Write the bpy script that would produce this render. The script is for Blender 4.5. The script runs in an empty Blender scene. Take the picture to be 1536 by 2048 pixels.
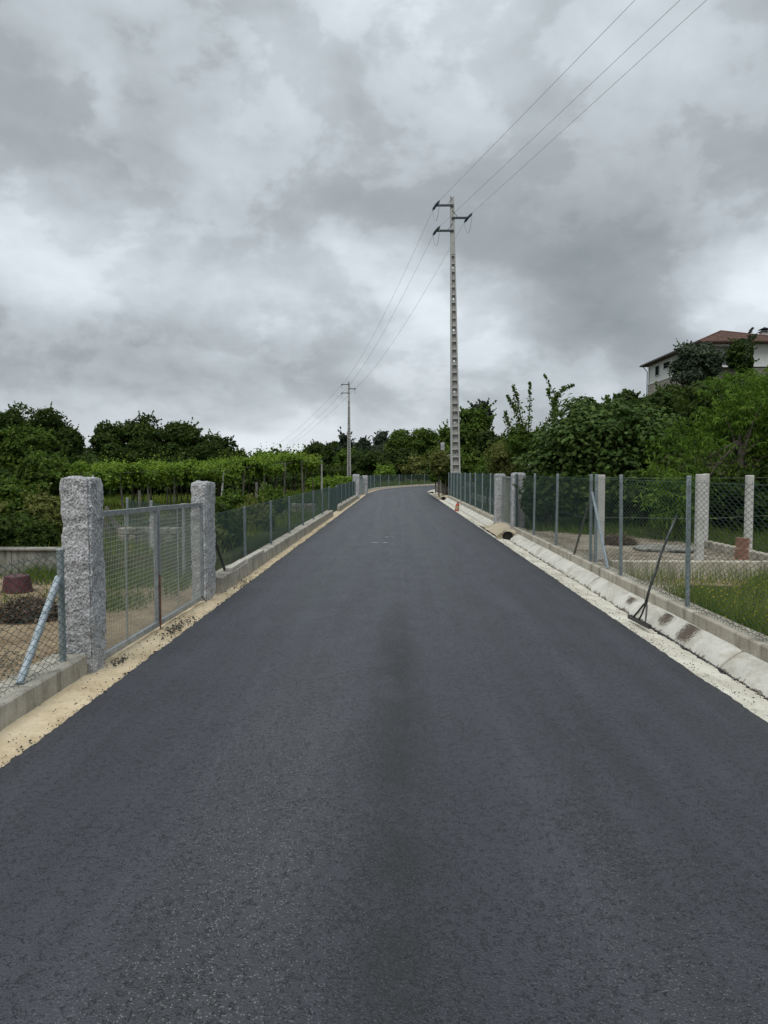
import bpy, math, random
import numpy as np
from mathutils import Vector, Matrix, noise as mn
R_ = math.radians
rng = np.random.default_rng(7)
random.seed(7)
S = bpy.context.scene
C = S.collection

# ------------------------------------------------------------------ camera
F, HC = 1500.0, 1.6
PITCH = math.atan(81 / F)
YAW = math.atan(26 / F)
cam = bpy.data.cameras.new('camera')
cam.sensor_fit = 'VERTICAL'; cam.sensor_height = 24; cam.lens = 24 * F / 2048
cam.clip_end = 3000; cam.clip_start = 0.05
camo = bpy.data.objects.new('camera', cam); C.objects.link(camo)
CY = .086
camo.location = (0, CY, HC); camo.rotation_euler = (math.pi / 2 - PITCH, 0, YAW)
S.camera = camo
RM = camo.rotation_euler.to_matrix()

def D(u, v, Y):
    """surveyed point: sight line (u, v) of the photograph met at distance Y"""
    d = RM @ Vector((u - 768, -(v - 1024), -F))
    return Vector((0, CY, HC)) + d * ((Y - CY) / d.y)

# ------------------------------------------------------------------ world, sun, exposure
SUN_EL, SUN_AZ = R_(58), R_(200)
w = bpy.data.worlds.new('World'); S.world = w; w.use_nodes = True
nt = w.node_tree; nt.nodes.clear()
def WN(t, **k):
    n = nt.nodes.new(t)
    for a, b in k.items(): setattr(n, a, b)
    return n
def wmath(op, a, b=None, c=None, clamp=False):
    n = WN('ShaderNodeMath', operation=op); n.use_clamp = clamp
    for i, x in enumerate((a, b, c)):
        if x is None: continue
        if isinstance(x, (int, float)): n.inputs[i].default_value = x
        else: nt.links.new(x, n.inputs[i])
    return n.outputs[0]
tc = WN('ShaderNodeTexCoord')
sep = WN('ShaderNodeSeparateXYZ'); nt.links.new(tc.outputs['Generated'], sep.inputs[0])
sx, sy, sz = sep.outputs
az = wmath('ARCTAN2', sx, sy)
el = wmath('ARCSINE', sz)
comb = WN('ShaderNodeCombineXYZ'); nt.links.new(az, comb.inputs[0]); nt.links.new(el, comb.inputs[1])
# planar cloud-deck coordinates
den = wmath('ADD', wmath('MAXIMUM', sz, 0.0), 0.40)
px = wmath('DIVIDE', sx, den); py = wmath('DIVIDE', sy, den)
pc = WN('ShaderNodeCombineXYZ'); nt.links.new(px, pc.inputs[0]); nt.links.new(py, pc.inputs[1])
def wnoise(vec, scale, detail, rough, dist=0.0):
    n = WN('ShaderNodeTexNoise'); nt.links.new(vec, n.inputs['Vector'])
    n.inputs['Scale'].default_value = scale; n.inputs['Detail'].default_value = detail
    n.inputs['Roughness'].default_value = rough; n.inputs['Distortion'].default_value = dist
    return n
wv0 = WN('ShaderNodeVectorMath', operation='MULTIPLY'); nt.links.new(comb.outputs[0], wv0.inputs[0]); wv0.inputs[1].default_value = (1, 1.45, 1)
n1 = wnoise(pc.outputs[0], 1.7, 5, 0.48, 0.2)
n2 = wnoise(pc.outputs[0], 5.0, 8, 0.58, 0.2)
n3 = wnoise(wv0.outputs[0], 4.6, 9, 0.56, 0.15)
warp = wnoise(comb.outputs[0], 5.0, 8, 0.62)
wv = WN('ShaderNodeVectorMath', operation='MULTIPLY_ADD')
nt.links.new(warp.outputs['Color'], wv.inputs[0]); wv.inputs[1].default_value = (0.18, 0.12, 0)
wsub = WN('ShaderNodeVectorMath', operation='SUBTRACT'); nt.links.new(comb.outputs[0], wsub.inputs[0]); wsub.inputs[1].default_value = (0.09, 0.06, 0)
nt.links.new(wsub.outputs[0], wv.inputs[2])
def ang(u, v):
    d = D(u, v, 10) - Vector((0, CY, HC)); d.normalize()
    return math.atan2(d.x, d.y), math.asin(d.z)
BLOBS = [  # (u, v, ru, rv, amount) cloud masses, measured as bearings and elevations
    (165, 185, 40, 50, .12), (250, 300, 330, 90, -.10), (60, 60, 160, 90, -.05), (640, 80, 260, 90, -.04),
    (330, 400, 160, 60, .05), (80, 500, 120, 140, .09), (640, 580, 260, 110, .17), (120, 690, 260, 70, -.15),
    (420, 740, 170, 45, -.08), (700, 700, 200, 50, .02), (1150, 480, 260, 80, -.11), (1400, 420, 190, 110, -.08),
    (1180, 655, 170, 50, -.13), (950, 640, 110, 70, .13), (1530, 560, 130, 70, .20), (820, 350, 180, 100, -.05),
    (1050, 740, 220, 50, .10), (560, 820, 330, 45, .05), (1350, 610, 90, 40, .06), (200, 590, 200, 40, .05),
    (850, 860, 300, 50, .12), (400, 560, 120, 60, .06), (1080, 150, 200, 120, .03), (1480, 640, 90, 30, .12), (520, 890, 120, 40, .12)]
tot = None
edge = WN('ShaderNodeMapRange', interpolation_type='SMOOTHSTEP'); nt.links.new(n1.outputs['Fac'], edge.inputs[0]); edge.inputs[1].default_value = .46; edge.inputs[2].default_value = .53
edge2 = WN('ShaderNodeMapRange', interpolation_type='SMOOTHSTEP'); nt.links.new(n3.outputs['Fac'], edge2.inputs[0]); edge2.inputs[1].default_value = .47; edge2.inputs[2].default_value = .53
for (u, v, ru, rv, am) in BLOBS:
    a, e = ang(u, v)
    s1 = WN('ShaderNodeVectorMath', operation='SUBTRACT'); nt.links.new(wv.outputs[0], s1.inputs[0]); s1.inputs[1].default_value = (a, e, 0)
    s2 = WN('ShaderNodeVectorMath', operation='MULTIPLY'); nt.links.new(s1.outputs[0], s2.inputs[0]); s2.inputs[1].default_value = (F / ru, F / rv, 0)
    s3 = WN('ShaderNodeVectorMath', operation='DOT_PRODUCT'); nt.links.new(s2.outputs[0], s3.inputs[0]); nt.links.new(s2.outputs[0], s3.inputs[1])
    g = wmath('MULTIPLY', wmath('EXPONENT', wmath('MULTIPLY', s3.outputs['Value'], -0.8)), am * 1.0)
    tot = g if tot is None else wmath('ADD', tot, g)
fb = wmath('ADD', wmath('MULTIPLY', wmath('SUBTRACT', n3.outputs['Fac'], 0.5), 0.44), wmath('ADD', wmath('MULTIPLY', wmath('SUBTRACT', n1.outputs['Fac'], 0.5), 0.42), wmath('MULTIPLY', wmath('SUBTRACT', n2.outputs['Fac'], 0.5), 0.24)))
lum = wmath('ADD', wmath('ADD', wmath('ADD', 0.375, wmath('MULTIPLY', wmath('ADD', edge.outputs[0], edge2.outputs[0]), 0.055)), fb), tot)
cr = WN('ShaderNodeValToRGB'); nt.links.new(lum, cr.inputs[0])
els = cr.color_ramp.elements
els[0].position = .12; els[0].color = (.20, .225, .238, 1)
els[1].position = .95; els[1].color = (.84, .885, .94, 1)
for p, c in ((.32, (.285, .315, .334, 1)), (.50, (.425, .466, .495, 1)), (.72, (.64, .69, .73, 1))):
    e = els.new(p); e.color = c
sky = WN('ShaderNodeTexSky', sky_type='NISHITA'); sky.sun_disc = False
sky.sun_elevation = SUN_EL; sky.sun_rotation = SUN_AZ
skm = WN('ShaderNodeVectorMath', operation='SCALE'); nt.links.new(sky.outputs[0], skm.inputs[0]); skm.inputs['Scale'].default_value = 0.1
# overcast deck: brighter towards the zenith as overcast skies are
zen = wmath('ADD', 1.0, wmath('MULTIPLY', wmath('POWER', wmath('MAXIMUM', sz, 0.0), 2.2), 1.5))
cl = WN('ShaderNodeVectorMath', operation='SCALE'); nt.links.new(cr.outputs[0], cl.inputs[0]); nt.links.new(zen, cl.inputs['Scale'])
mx = WN('ShaderNodeMix', data_type='RGBA'); mx.inputs[0].default_value = 0.96
nt.links.new(skm.outputs[0], mx.inputs[6]); nt.links.new(cl.outputs[0], mx.inputs[7])
bg = WN('ShaderNodeBackground'); nt.links.new(mx.outputs[2], bg.inputs[0]); bg.inputs[1].default_value = 1.0
wo = WN('ShaderNodeOutputWorld'); nt.links.new(bg.outputs[0], wo.inputs[0])

sun = bpy.data.lights.new('sun', 'SUN'); sun.energy = 1.5; sun.angle = R_(35); sun.color = (1, .97, .93)
so = bpy.data.objects.new('sun', sun); C.objects.link(so)
so.rotation_euler = (math.pi / 2 - SUN_EL, 0, math.pi - SUN_AZ)
S.view_settings.view_transform = 'Standard'; S.view_settings.look = 'None'
S.view_settings.gamma = 1; S.view_settings.use_curve_mapping = False
S.view_settings.exposure = 0.27
S.render.engine = 'CYCLES'
S.cycles.max_bounces = 6; S.cycles.transparent_max_bounces = 8

# ------------------------------------------------------------------ materials
class M_:
    def __init__(s, name):
        s.m = bpy.data.materials.new(name); s.m.use_nodes = True
        s.t = s.m.node_tree; s.b = s.t.nodes['Principled BSDF']; s._co = None
    def N(s, t, **k):
        n = s.t.nodes.new(t)
        for a, b in k.items(): setattr(n, a, b)
        return n
    def L(s, a, b): s.t.links.new(a, b)
    def co(s, scale=None, world=False):
        if s._co is None:
            s._co = s.N('ShaderNodeNewGeometry').outputs['Position'] if world else s.N('ShaderNodeTexCoord').outputs['Object']
        if scale is None: return s._co
        m = s.N('ShaderNodeVectorMath', operation='MULTIPLY'); s.L(s._co, m.inputs[0]); m.inputs[1].default_value = scale
        return m.outputs[0]
    def noise(s, scale, detail=4, rough=.55, vec=None, dist=0):
        n = s.N('ShaderNodeTexNoise'); s.L(vec if vec is not None else s.co(), n.inputs['Vector'])
        n.inputs['Scale'].default_value = scale; n.inputs['Detail'].default_value = detail
        n.inputs['Roughness'].default_value = rough; n.inputs['Distortion'].default_value = dist
        return n.outputs['Fac']
    def vor(s, scale, vec=None, out='Distance', feature='F1'):
        n = s.N('ShaderNodeTexVoronoi', feature=feature); s.L(vec if vec is not None else s.co(), n.inputs['Vector'])
        n.inputs['Scale'].default_value = scale
        return n.outputs[out]
    def ramp(s, fac, stops, interp='LINEAR'):
        n = s.N('ShaderNodeValToRGB'); s.L(fac, n.inputs[0]); e = n.color_ramp.elements; n.color_ramp.interpolation = interp
        e[0].position = stops[0][0]; e[0].color = tuple(stops[0][1]) + (1,)
        e[1].position = stops[-1][0]; e[1].color = tuple(stops[-1][1]) + (1,)
        for p, c in stops[1:-1]:
            x = e.new(p); x.color = tuple(c) + (1,)
        return n.outputs[0]
    def mix(s, fac, a, b, mode='MIX'):
        n = s.N('ShaderNodeMix', data_type='RGBA', blend_type=mode)
        for i, x in ((0, fac), (6, a), (7, b)):
            if isinstance(x, (int, float)): n.inputs[i].default_value = x
            elif isinstance(x, tuple): n.inputs[i].default_value = x + (1,)
            else: s.L(x, n.inputs[i])
        return n.outputs[2]
    def math(s, op, a, b=None, c=None, clamp=False):
        n = s.N('ShaderNodeMath', operation=op); n.use_clamp = clamp
        for i, x in enumerate((a, b, c)):
            if x is None: continue
            if isinstance(x, (int, float)): n.inputs[i].default_value = x
            else: s.L(x, n.inputs[i])
        return n.outputs[0]
    def bump(s, h, strength=.5, dist=.01, prev=None):
        n = s.N('ShaderNodeBump'); n.inputs['Strength'].default_value = strength; n.inputs['Distance'].default_value = dist
        s.L(h, n.inputs['Height'])
        if prev is not None: s.L(prev, n.inputs['Normal'])
        return n.outputs[0]
    def fin(s, col=None, rough=None, normal=None, metal=None, spec=None):
        for nm, x in (('Base Color', col), ('Roughness', rough), ('Normal', normal), ('Metallic', metal), ('Specular IOR Level', spec)):
            if x is None: continue
            i = s.b.inputs[nm]
            if isinstance(x, tuple): i.default_value = x + (1,)
            elif isinstance(x, (int, float)): i.default_value = x
            else: s.L(x, i)
        return s.m

# --- asphalt
m = M_('asphalt')
sx_ = m.N('ShaderNodeSeparateXYZ'); m.L(m.co(), sx_.inputs[0]); ax_, ay_ = sx_.outputs[0], sx_.outputs[1]
lane = m.noise(1.0, 4, .55, m.co((2.4, .07, 1)))
blot = m.noise(2.0, 6, .6, m.co((1, .4, 1)))
f = m.math('ADD', m.math('MULTIPLY', lane, .65), m.math('MULTIPLY', blot, .35))
base = m.ramp(f, [(.36, (.018, .019, .026)), (.5, (.026, .0275, .037)), (.64, (.039, .0405, .052))])
def band(x0, w0, y0, y1):
    g = m.math('EXPONENT', m.math('MULTIPLY', m.math('POWER', m.math('DIVIDE', m.math('SUBTRACT', ax_, x0), w0), 2.0), -1.0))
    h = m.math('MULTIPLY', m.math('SMOOTH_MIN', m.math('MAXIMUM', m.math('DIVIDE', m.math('SUBTRACT', ay_, y0), 1.5), 0.0), 1.0, .2), m.math('MINIMUM', m.math('MAXIMUM', m.math('DIVIDE', m.math('SUBTRACT', y1, ay_), 3.0), 0.0), 1.0))
    return m.math('MULTIPLY', g, h)
fine = m.noise(130, 3, .7)
base = m.mix(m.ramp(fine, [(.38, (0, 0, 0)), (.62, (1, 1, 1))]), m.mix(1.0, base, (.72, .72, .72), 'MULTIPLY'), m.mix(1.0, base, (1.35, 1.35, 1.35), 'MULTIPLY'))
tread = m.noise(2.6, 5, .6, m.co((1, .6, 1)))
dkb = m.math('MULTIPLY', band(.0, .15, .9, 9.5), m.ramp(tread, [(.36, (.15, .15, .15)), (.52, (1, 1, 1))]))
st_ = m.noise(1.0, 4, .6, m.co((5.5, .16, 1)))
base = m.mix(m.ramp(st_, [(.42, (0, 0, 0)), (.60, (.5, .5, .5))]), base, m.mix(1.0, base, (.55, .56, .60), 'MULTIPLY'))
base = m.mix(m.math('MULTIPLY', dkb, .78), base, (.006, .0065, .0075))
oldb = m.math('ADD', band(-.62, .38, .2, 7.5), m.math('MULTIPLY', band(.85, .3, .2, 5.0), .6))
base = m.mix(m.math('MULTIPLY', oldb, .30), base, (.050, .052, .048))
crk = m.math('LESS_THAN', m.math('ABSOLUTE', m.math('SUBTRACT', m.noise(48, 2.5, .55, m.co((1, .9, 1)), .4), .5)), .034)
cmask = m.math('ADD', m.noise(30, 3, .6), m.math('ADD', m.math('MULTIPLY', band(.0, .20, -1.0, 9.5), .11), m.math('MULTIPLY', m.math('SUBTRACT', tread, .5), .32)))
gap = m.math('MULTIPLY', crk, m.ramp(cmask, [(.515, (0, 0, 0)), (.56, (1, 1, 1))]))
base = m.mix(m.math('MULTIPLY', gap, .92), base, (.002, .0025, .003))
v1 = m.vor(130); sepc = m.N('ShaderNodeSeparateColor'); m.L(m.vor(130, out='Color'), sepc.inputs[0])
stone = m.math('MULTIPLY', m.math('GREATER_THAN', sepc.outputs[0], .86), m.math('LESS_THAN', v1, .42))
base = m.mix(m.math('MULTIPLY', stone, m.math('ADD', .12, m.math('MULTIPLY', oldb, .62))), base, (.21, .22, .20))  # pale aggregate specks, with glints painted into the colour
hgt = m.math('ADD', m.math('MULTIPLY', m.noise(75, 4, .7), 1.5), m.math('ADD', m.math('MULTIPLY', v1, -.8), m.math('MULTIPLY', gap, -2.2)))
nb = m.bump(hgt, .9, .006)
rg = m.math('ADD', m.math('ADD', m.math('ADD', .36, m.math('MULTIPLY', dkb, .12)), m.math('MULTIPLY', m.ramp(lane, [(.4, (0, 0, 0)), (.6, (1, 1, 1))]), .08)), m.math('MULTIPLY', sepc.outputs[2], .12))
ASPHALT = m.fin(base, rg, nb, spec=.62)

def sandy(name, c1, c2, c3, speck, sc=1.0, st=.6, smin=.955):
    m = M_(name)
    a = m.noise(2.2 * sc, 6, .62); b = m.noise(30 * sc, 4, .6)
    col = m.ramp(m.math('ADD', m.math('MULTIPLY', a, .65), m.math('MULTIPLY', b, .35)), [(.32, c1), (.5, c2), (.66, c3)])
    sp = m.ramp(m.vor(55 * sc, out='Color'), [(smin, (0, 0, 0)), (min(.999, smin + .02), (1, 1, 1))])
    col = m.mix(sp, col, speck)
    nb = m.bump(m.math('ADD', b, m.math('MULTIPLY', m.noise(8 * sc, 4, .6), 1.5)), st, .015)
    return m.fin(col, .95, nb, spec=.15)
SAND = sandy('sand', (.35, .27, .165), (.54, .44, .29), (.66, .56, .40), (.05, .045, .04), 1, .45, .95)
APRON = sandy('pale_mortar', (.33, .30, .24), (.54, .515, .43), (.67, .645, .565), (.03, .03, .03), 1, .6, .93)
MOUND = sandy('clayey_sand', (.27, .22, .15), (.41, .35, .25), (.54, .48, .37), (.12, .09, .06), 1.3, .9)
DIRT = sandy('dry_soil', (.13, .095, .06), (.24, .18, .115), (.36, .29, .19), (.05, .04, .03), 1.2, 1.0)
GRAVELM = sandy('gravel_bed', (.14, .12, .09), (.27, .23, .175), (.39, .345, .275), (.06, .055, .05), 1.6, 1.0, .9)

def concrete(name, c1, c2, streak=.5, dark=(.09, .085, .07), world=True, sc=1.0):
    m = M_(name); m.co(world=world)
    a = m.noise(3.0 * sc, 6, .65); b = m.noise(70, 3, .6)
    col = m.ramp(m.math('ADD', m.math('MULTIPLY', a, .7), m.math('MULTIPLY', b, .3)), [(.33, c1), (.66, c2)])
    stn = m.noise(5.0 * sc, 5, .65, m.co((1.3, 1.3, .22)))
    col = m.mix(m.math('MULTIPLY', m.ramp(stn, [(.5, (0, 0, 0)), (.68, (1, 1, 1))]), streak), col, dark)
    nb = m.bump(m.math('ADD', b, m.math('MULTIPLY', m.noise(12, 4, .7), 1.2)), .4, .008)
    return m.fin(col, .9, nb, spec=.2)
KERB = concrete('kerb_concrete', (.22, .20, .16), (.50, .47, .40), .75, (.075, .07, .055))
PLINTH = concrete('plinth_concrete', (.28, .25, .19), (.55, .51, .42), .75, (.13, .11, .08))
OLDWALL = concrete('stained_wall_concrete', (.13, .125, .10), (.33, .32, .28), 1.0, (.022, .020, .016), sc=1.0)
POLEM = concrete('pole_concrete', (.34, .335, .315), (.47, .465, .44), .15, (.25, .24, .22), world=False)
POSTC = concrete('post_concrete', (.38, .37, .34), (.58, .57, .54), .3, (.2, .19, .17))
PLANKM = concrete('pale_plank', (.40, .375, .31), (.55, .53, .46), .3, (.22, .2, .16))

# gutter slabs with wet washed patches and grime in the channel
m = M_('gutter_concrete'); m.co(world=True)
a = m.noise(2.5, 6, .65); b = m.noise(60, 4, .65)
col = m.ramp(m.math('ADD', m.math('MULTIPLY', a, .6), m.math('MULTIPLY', b, .4)), [(.33, (.35, .335, .29)), (.5, (.55, .535, .475)), (.66, (.68, .665, .60))])
sepn = m.N('ShaderNodeSeparateXYZ'); m.L(m.co(), sepn.inputs[0])
jx = m.noise(28, 4, .7, m.co((.5, 3.2, 1)))
for (yc, hw, x0, x1) in ((9.22, .11, 2.79, 2.90), (8.05, .13, 2.78, 2.93), (7.42, .15, 2.74, 2.94)):
    dy = m.math('ABSOLUTE', m.math('SUBTRACT', m.math('ADD', sepn.outputs[1], m.math('MULTIPLY', sepn.outputs[0], -.55)), yc - .55 * 2.85))
    fy = m.math('LESS_THAN', m.math('ADD', dy, m.math('MULTIPLY', m.math('SUBTRACT', jx, .5), .62)), hw)
    fx = m.math('MULTIPLY', m.math('GREATER_THAN', m.math('ADD', sepn.outputs[0], m.math('MULTIPLY', m.math('SUBTRACT', jx, .5), .25)), x0 + .02), m.math('LESS_THAN', sepn.outputs[0], x1))
    col = m.mix(m.math('MULTIPLY', m.math('MULTIPLY', fy, fx), .95), col, (.085, .065, .048))
dirt_ = m.ramp(m.noise(1.6, 6, .7, m.co((2.5, 1, 1))), [(.52, (0, 0, 0)), (.68, (.55, .55, .55))])
col = m.mix(dirt_, col, (.30, .25, .18))
grime = m.math('MULTIPLY', m.math('LESS_THAN', m.math('ADD', sepn.outputs[0], m.math('MULTIPLY', m.math('SUBTRACT', m.noise(9, 5, .7), .5), .16)), 2.752), .75)
col = m.mix(grime, col, (.10, .08, .055))
GUTTER = m.fin(col, .9, m.bump(m.math('ADD', b, m.math('MULTIPLY', m.noise(14, 5, .7), 1.5)), .55, .012), spec=.2)

# granite
m = M_('rough_granite')
a = m.noise(70, 4, .68, dist=.3); b = m.noise(5, 5, .6)
col = m.ramp(m.math('ADD', m.math('MULTIPLY', a, .78), m.math('MULTIPLY', b, .22)), [(.38, (.09, .092, .095)), (.455, (.26, .262, .265)), (.53, (.41, .413, .418)), (.63, (.68, .68, .68))])
GRANITE = m.fin(col, .85, m.bump(m.math('ADD', a, m.math('MULTIPLY', m.noise(26, 4, .6), 1.0)), .7, .010), spec=.2)

def metal(name, col, rough=.45, met=.7, var=.25):
    m = M_(name)
    n = m.noise(14, 5, .65)
    c = m.ramp(n, [(.35, tuple(x * (1 - var) for x in col)), (.65, tuple(min(1, x * (1 + var)) for x in col))])
    return m.fin(c, rough, m.bump(n, .1, .003), metal=met)
GALV = metal('galvanised_steel', (.36, .39, .41), .42, .65)
GPOST = metal('grey_green_post', (.235, .27, .28), .5, .12)
DKSTEEL = metal('dark_steel', (.05, .06, .065), .45, .5)
PIPEM = metal('galvanised_pipe', (.33, .385, .42), .6, .1, .12)
BLACKM = metal('black_tool', (.022, .023, .024), .45, .2)
HANDLEM = metal('worn_black_handle', (.045, .05, .05), .42, .3, .5)
RUST = metal('rust', (.20, .08, .035), .85, .1, .4)
WIREG = M_('green_coated_wire').fin((.030, .072, .062), .4, spec=.5)
WIREGR = M_('galvanised_wire').fin((.32, .345, .31), .5, metal=.2)
LINEM = M_('line_conductor').fin((.27, .29, .31), .6)
GLASSI = M_('green_insulator_glass').fin((.035, .075, .08), .2, spec=.5)
WHITEW = concrete('white_render', (.60, .60, .57), (.74, .74, .71), .25, (.42, .41, .38))
SHUTTER = M_('dark_shutter').fin((.016, .019, .019), .95, spec=.05)
GLASSD = M_('dark_glass').fin((.012, .014, .016), .12, spec=.6)
LPOST = metal('dull_green_post', (.13, .165, .17), .55, .1)
PIPESHADE = M_('pipe_shade').fin((.008, .008, .008), .9)
MAROON = metal('maroon_plastic', (.075, .018, .025), .5, 0, .25)
REDP = M_('red_plastic').fin((.42, .03, .02), .5)
BEIGE = M_('beige_plastic').fin((.33, .24, .15), .6)
YELLOW = M_('yellow_petal').fin((.55, .42, .04), .7)
WHITEP = M_('white_petal').fin((.7, .7, .66), .7)
CHALK = M_('chalk_paint').fin((.45, .46, .46), .8)
TAR = M_('asphalt_crumb').fin((.012, .012, .013), .5, spec=.5)
m = M_('roof_tile'); n = m.noise(1.6, 4, .6); n2_ = m.noise(9, 3, .6)
TILE = m.fin(m.ramp(m.math('ADD', m.math('MULTIPLY', n, .5), m.math('MULTIPLY', n2_, .5)), [(.36, (.045, .024, .018)), (.52, (.10, .048, .034)), (.66, (.17, .095, .068))]), .85)
m = M_('clay_brick'); n = m.noise(20, 4, .6)
CLAY = m.fin(m.ramp(n, [(.35, (.22, .095, .065)), (.65, (.38, .19, .13))]), .9)
CLAYP = M_('pale_clay').fin((.40, .30, .23), .9)
def stonem(name, c1, c2):
    m = M_(name); m.co(world=True); n = m.noise(3, 5, .6); k = m.noise(24, 4, .6)
    return m.fin(m.ramp(m.math('ADD', m.math('MULTIPLY', n, .5), m.math('MULTIPLY', k, .5)), [(.36, c1), (.64, c2)]), .9, m.bump(k, .5, .02))
STONE = stonem('rubble_stone', (.10, .09, .07), (.33, .30, .25))
ASHLAR = stonem('ashlar_stone', (.22, .20, .16), (.38, .35, .29))
MORTAR = stonem('old_mortar', (.13, .12, .10), (.22, .2, .17))
m = M_('bark'); n = m.noise(14, 5, .65, m.co((1, 1, .3)))
BARK = m.fin(m.ramp(n, [(.35, (.035, .028, .022)), (.65, (.12, .10, .08))]), .95, m.bump(n, .6, .02))
m = M_('weathered_wood'); n = m.noise(10, 5, .65, m.co((1, 1, .25)))
WOOD = m.fin(m.ramp(n, [(.35, (.08, .072, .06)), (.65, (.20, .185, .16))]), .9)

def leafm(name, stops, trans=.30, rough=.7, spec=.08):
    m = M_(name)
    at = m.N('ShaderNodeAttribute', attribute_name='tint')
    col = m.ramp(at.outputs['Fac'], stops)
    m.fin(col, rough, spec=spec)
    tr = m.N('ShaderNodeBsdfTranslucent'); m.L(m.mix(1.0, col, (1.3, 1.4, .7), 'MULTIPLY'), tr.inputs[0])
    ms = m.N('ShaderNodeMixShader'); ms.inputs[0].default_value = trans
    m.L(m.b.outputs[0], ms.inputs[1]); m.L(tr.outputs[0], ms.inputs[2])
    m.L(ms.outputs[0], m.t.nodes['Material Output'].inputs['Surface'])
    return m.m
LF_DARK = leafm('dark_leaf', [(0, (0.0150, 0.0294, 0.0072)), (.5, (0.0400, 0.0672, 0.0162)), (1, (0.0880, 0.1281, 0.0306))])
LF_MID = leafm('mid_leaf', [(0, (0.0276, 0.0504, 0.0100)), (.5, (0.0690, 0.1152, 0.0210)), (1, (0.1437, 0.2040, 0.0420))])
LF_FIG = leafm('fig_leaf', [(0, (0.0230, 0.0456, 0.0110)), (.5, (0.0575, 0.0984, 0.0240)), (1, (0.1265, 0.1860, 0.0500))], .2, .55)
LF_PEACH = leafm('peach_leaf', [(0, (0.0300, 0.0600, 0.0088)), (.5, (0.0768, 0.1416, 0.0187)), (1, (0.1740, 0.2640, 0.0440))], .3)
LF_VINE = leafm('vine_leaf', [(0, (0.0403, 0.0780, 0.0110)), (.5, (0.1207, 0.1920, 0.0286)), (1, (0.2645, 0.3600, 0.0660))], .35)
LF_OLIVE = leafm('grey_green_leaf', [(0, (.022, .034, .020)), (.5, (.048, .068, .040)), (1, (.10, .13, .08))], .15)
LF_DRYV = leafm('olive_scrub_leaf', [(0, (0.0517, 0.0633, 0.0180)), (.5, (0.1150, 0.1323, 0.0380)), (1, (0.2185, 0.2127, 0.0750))])
LF_PINE = leafm('pine_leaf', [(0, (.018, .028, .018)), (.5, (.036, .050, .032)), (1, (.06, .08, .048))], .1)
GRASSM = leafm('meadow_grass', [(0, (0.0455, 0.0878, 0.0132)), (.5, (0.1105, 0.1553, 0.0275)), (1, (0.2600, 0.2700, 0.0660))], .3)
STRAWM = leafm('dry_straw', [(0, (.13, .09, .045)), (.5, (.27, .20, .11)), (1, (.42, .34, .20))], .2)
DEADM = leafm('dead_twigs', [(0, (.04, .028, .02)), (.5, (.12, .085, .06)), (1, (.32, .25, .19))], .1)
m = M_('field_turf'); m.co(world=True)
n = m.noise(.5, 6, .6); k = m.noise(14, 4, .65)
TURF = m.fin(m.ramp(m.math('ADD', m.math('MULTIPLY', n, .5), m.math('MULTIPLY', k, .5)), [(.36, (.014, .022, .007)), (.5, (.036, .045, .015)), (.64, (.085, .075, .035))]), .95, m.bump(k, .8, .05), spec=.1)

# ------------------------------------------------------------------ object helpers
def tag(o, label=None, cat=None, group=None, kind=None):
    if label: o['label'] = label
    if cat: o['category'] = cat
    if group: o['group'] = group
    if kind: o['kind'] = kind
    return o
def thing(name, label, cat, loc=(0, 0, 0), group=None, rz=0):
    o = bpy.data.objects.new(name, None); C.objects.link(o)
    o.empty_display_size = .1; o.location = loc; o.rotation_euler = (0, 0, rz)
    return tag(o, label, cat, group)
def npmesh(name, V, Fc, tint=None, smooth=False):
    """V (n,3); Fc (m,k) array of equal-sized faces"""
    me = bpy.data.meshes.new(name)
    V = np.asarray(V, dtype=np.float32); Fc = np.asarray(Fc, dtype=np.int32)
    me.vertices.add(len(V)); me.vertices.foreach_set('co', V.ravel())
    k = Fc.shape[1]
    me.loops.add(Fc.size); me.loops.foreach_set('vertex_index', Fc.ravel())
    me.polygons.add(len(Fc)); me.polygons.foreach_set('loop_start', np.arange(0, Fc.size, k, dtype=np.int32))
    try: me.polygons.foreach_set('loop_total', np.full(len(Fc), k, dtype=np.int32))
    except Exception: pass
    if tint is not None:
        a = me.attributes.new('tint', 'FLOAT', 'POINT'); a.data.foreach_set('value', np.asarray(tint, dtype=np.float32))
    if smooth: me.polygons.foreach_set('use_smooth', np.ones(len(Fc), dtype=bool))
    me.update(calc_edges=True); me.validate()
    return me
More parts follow.
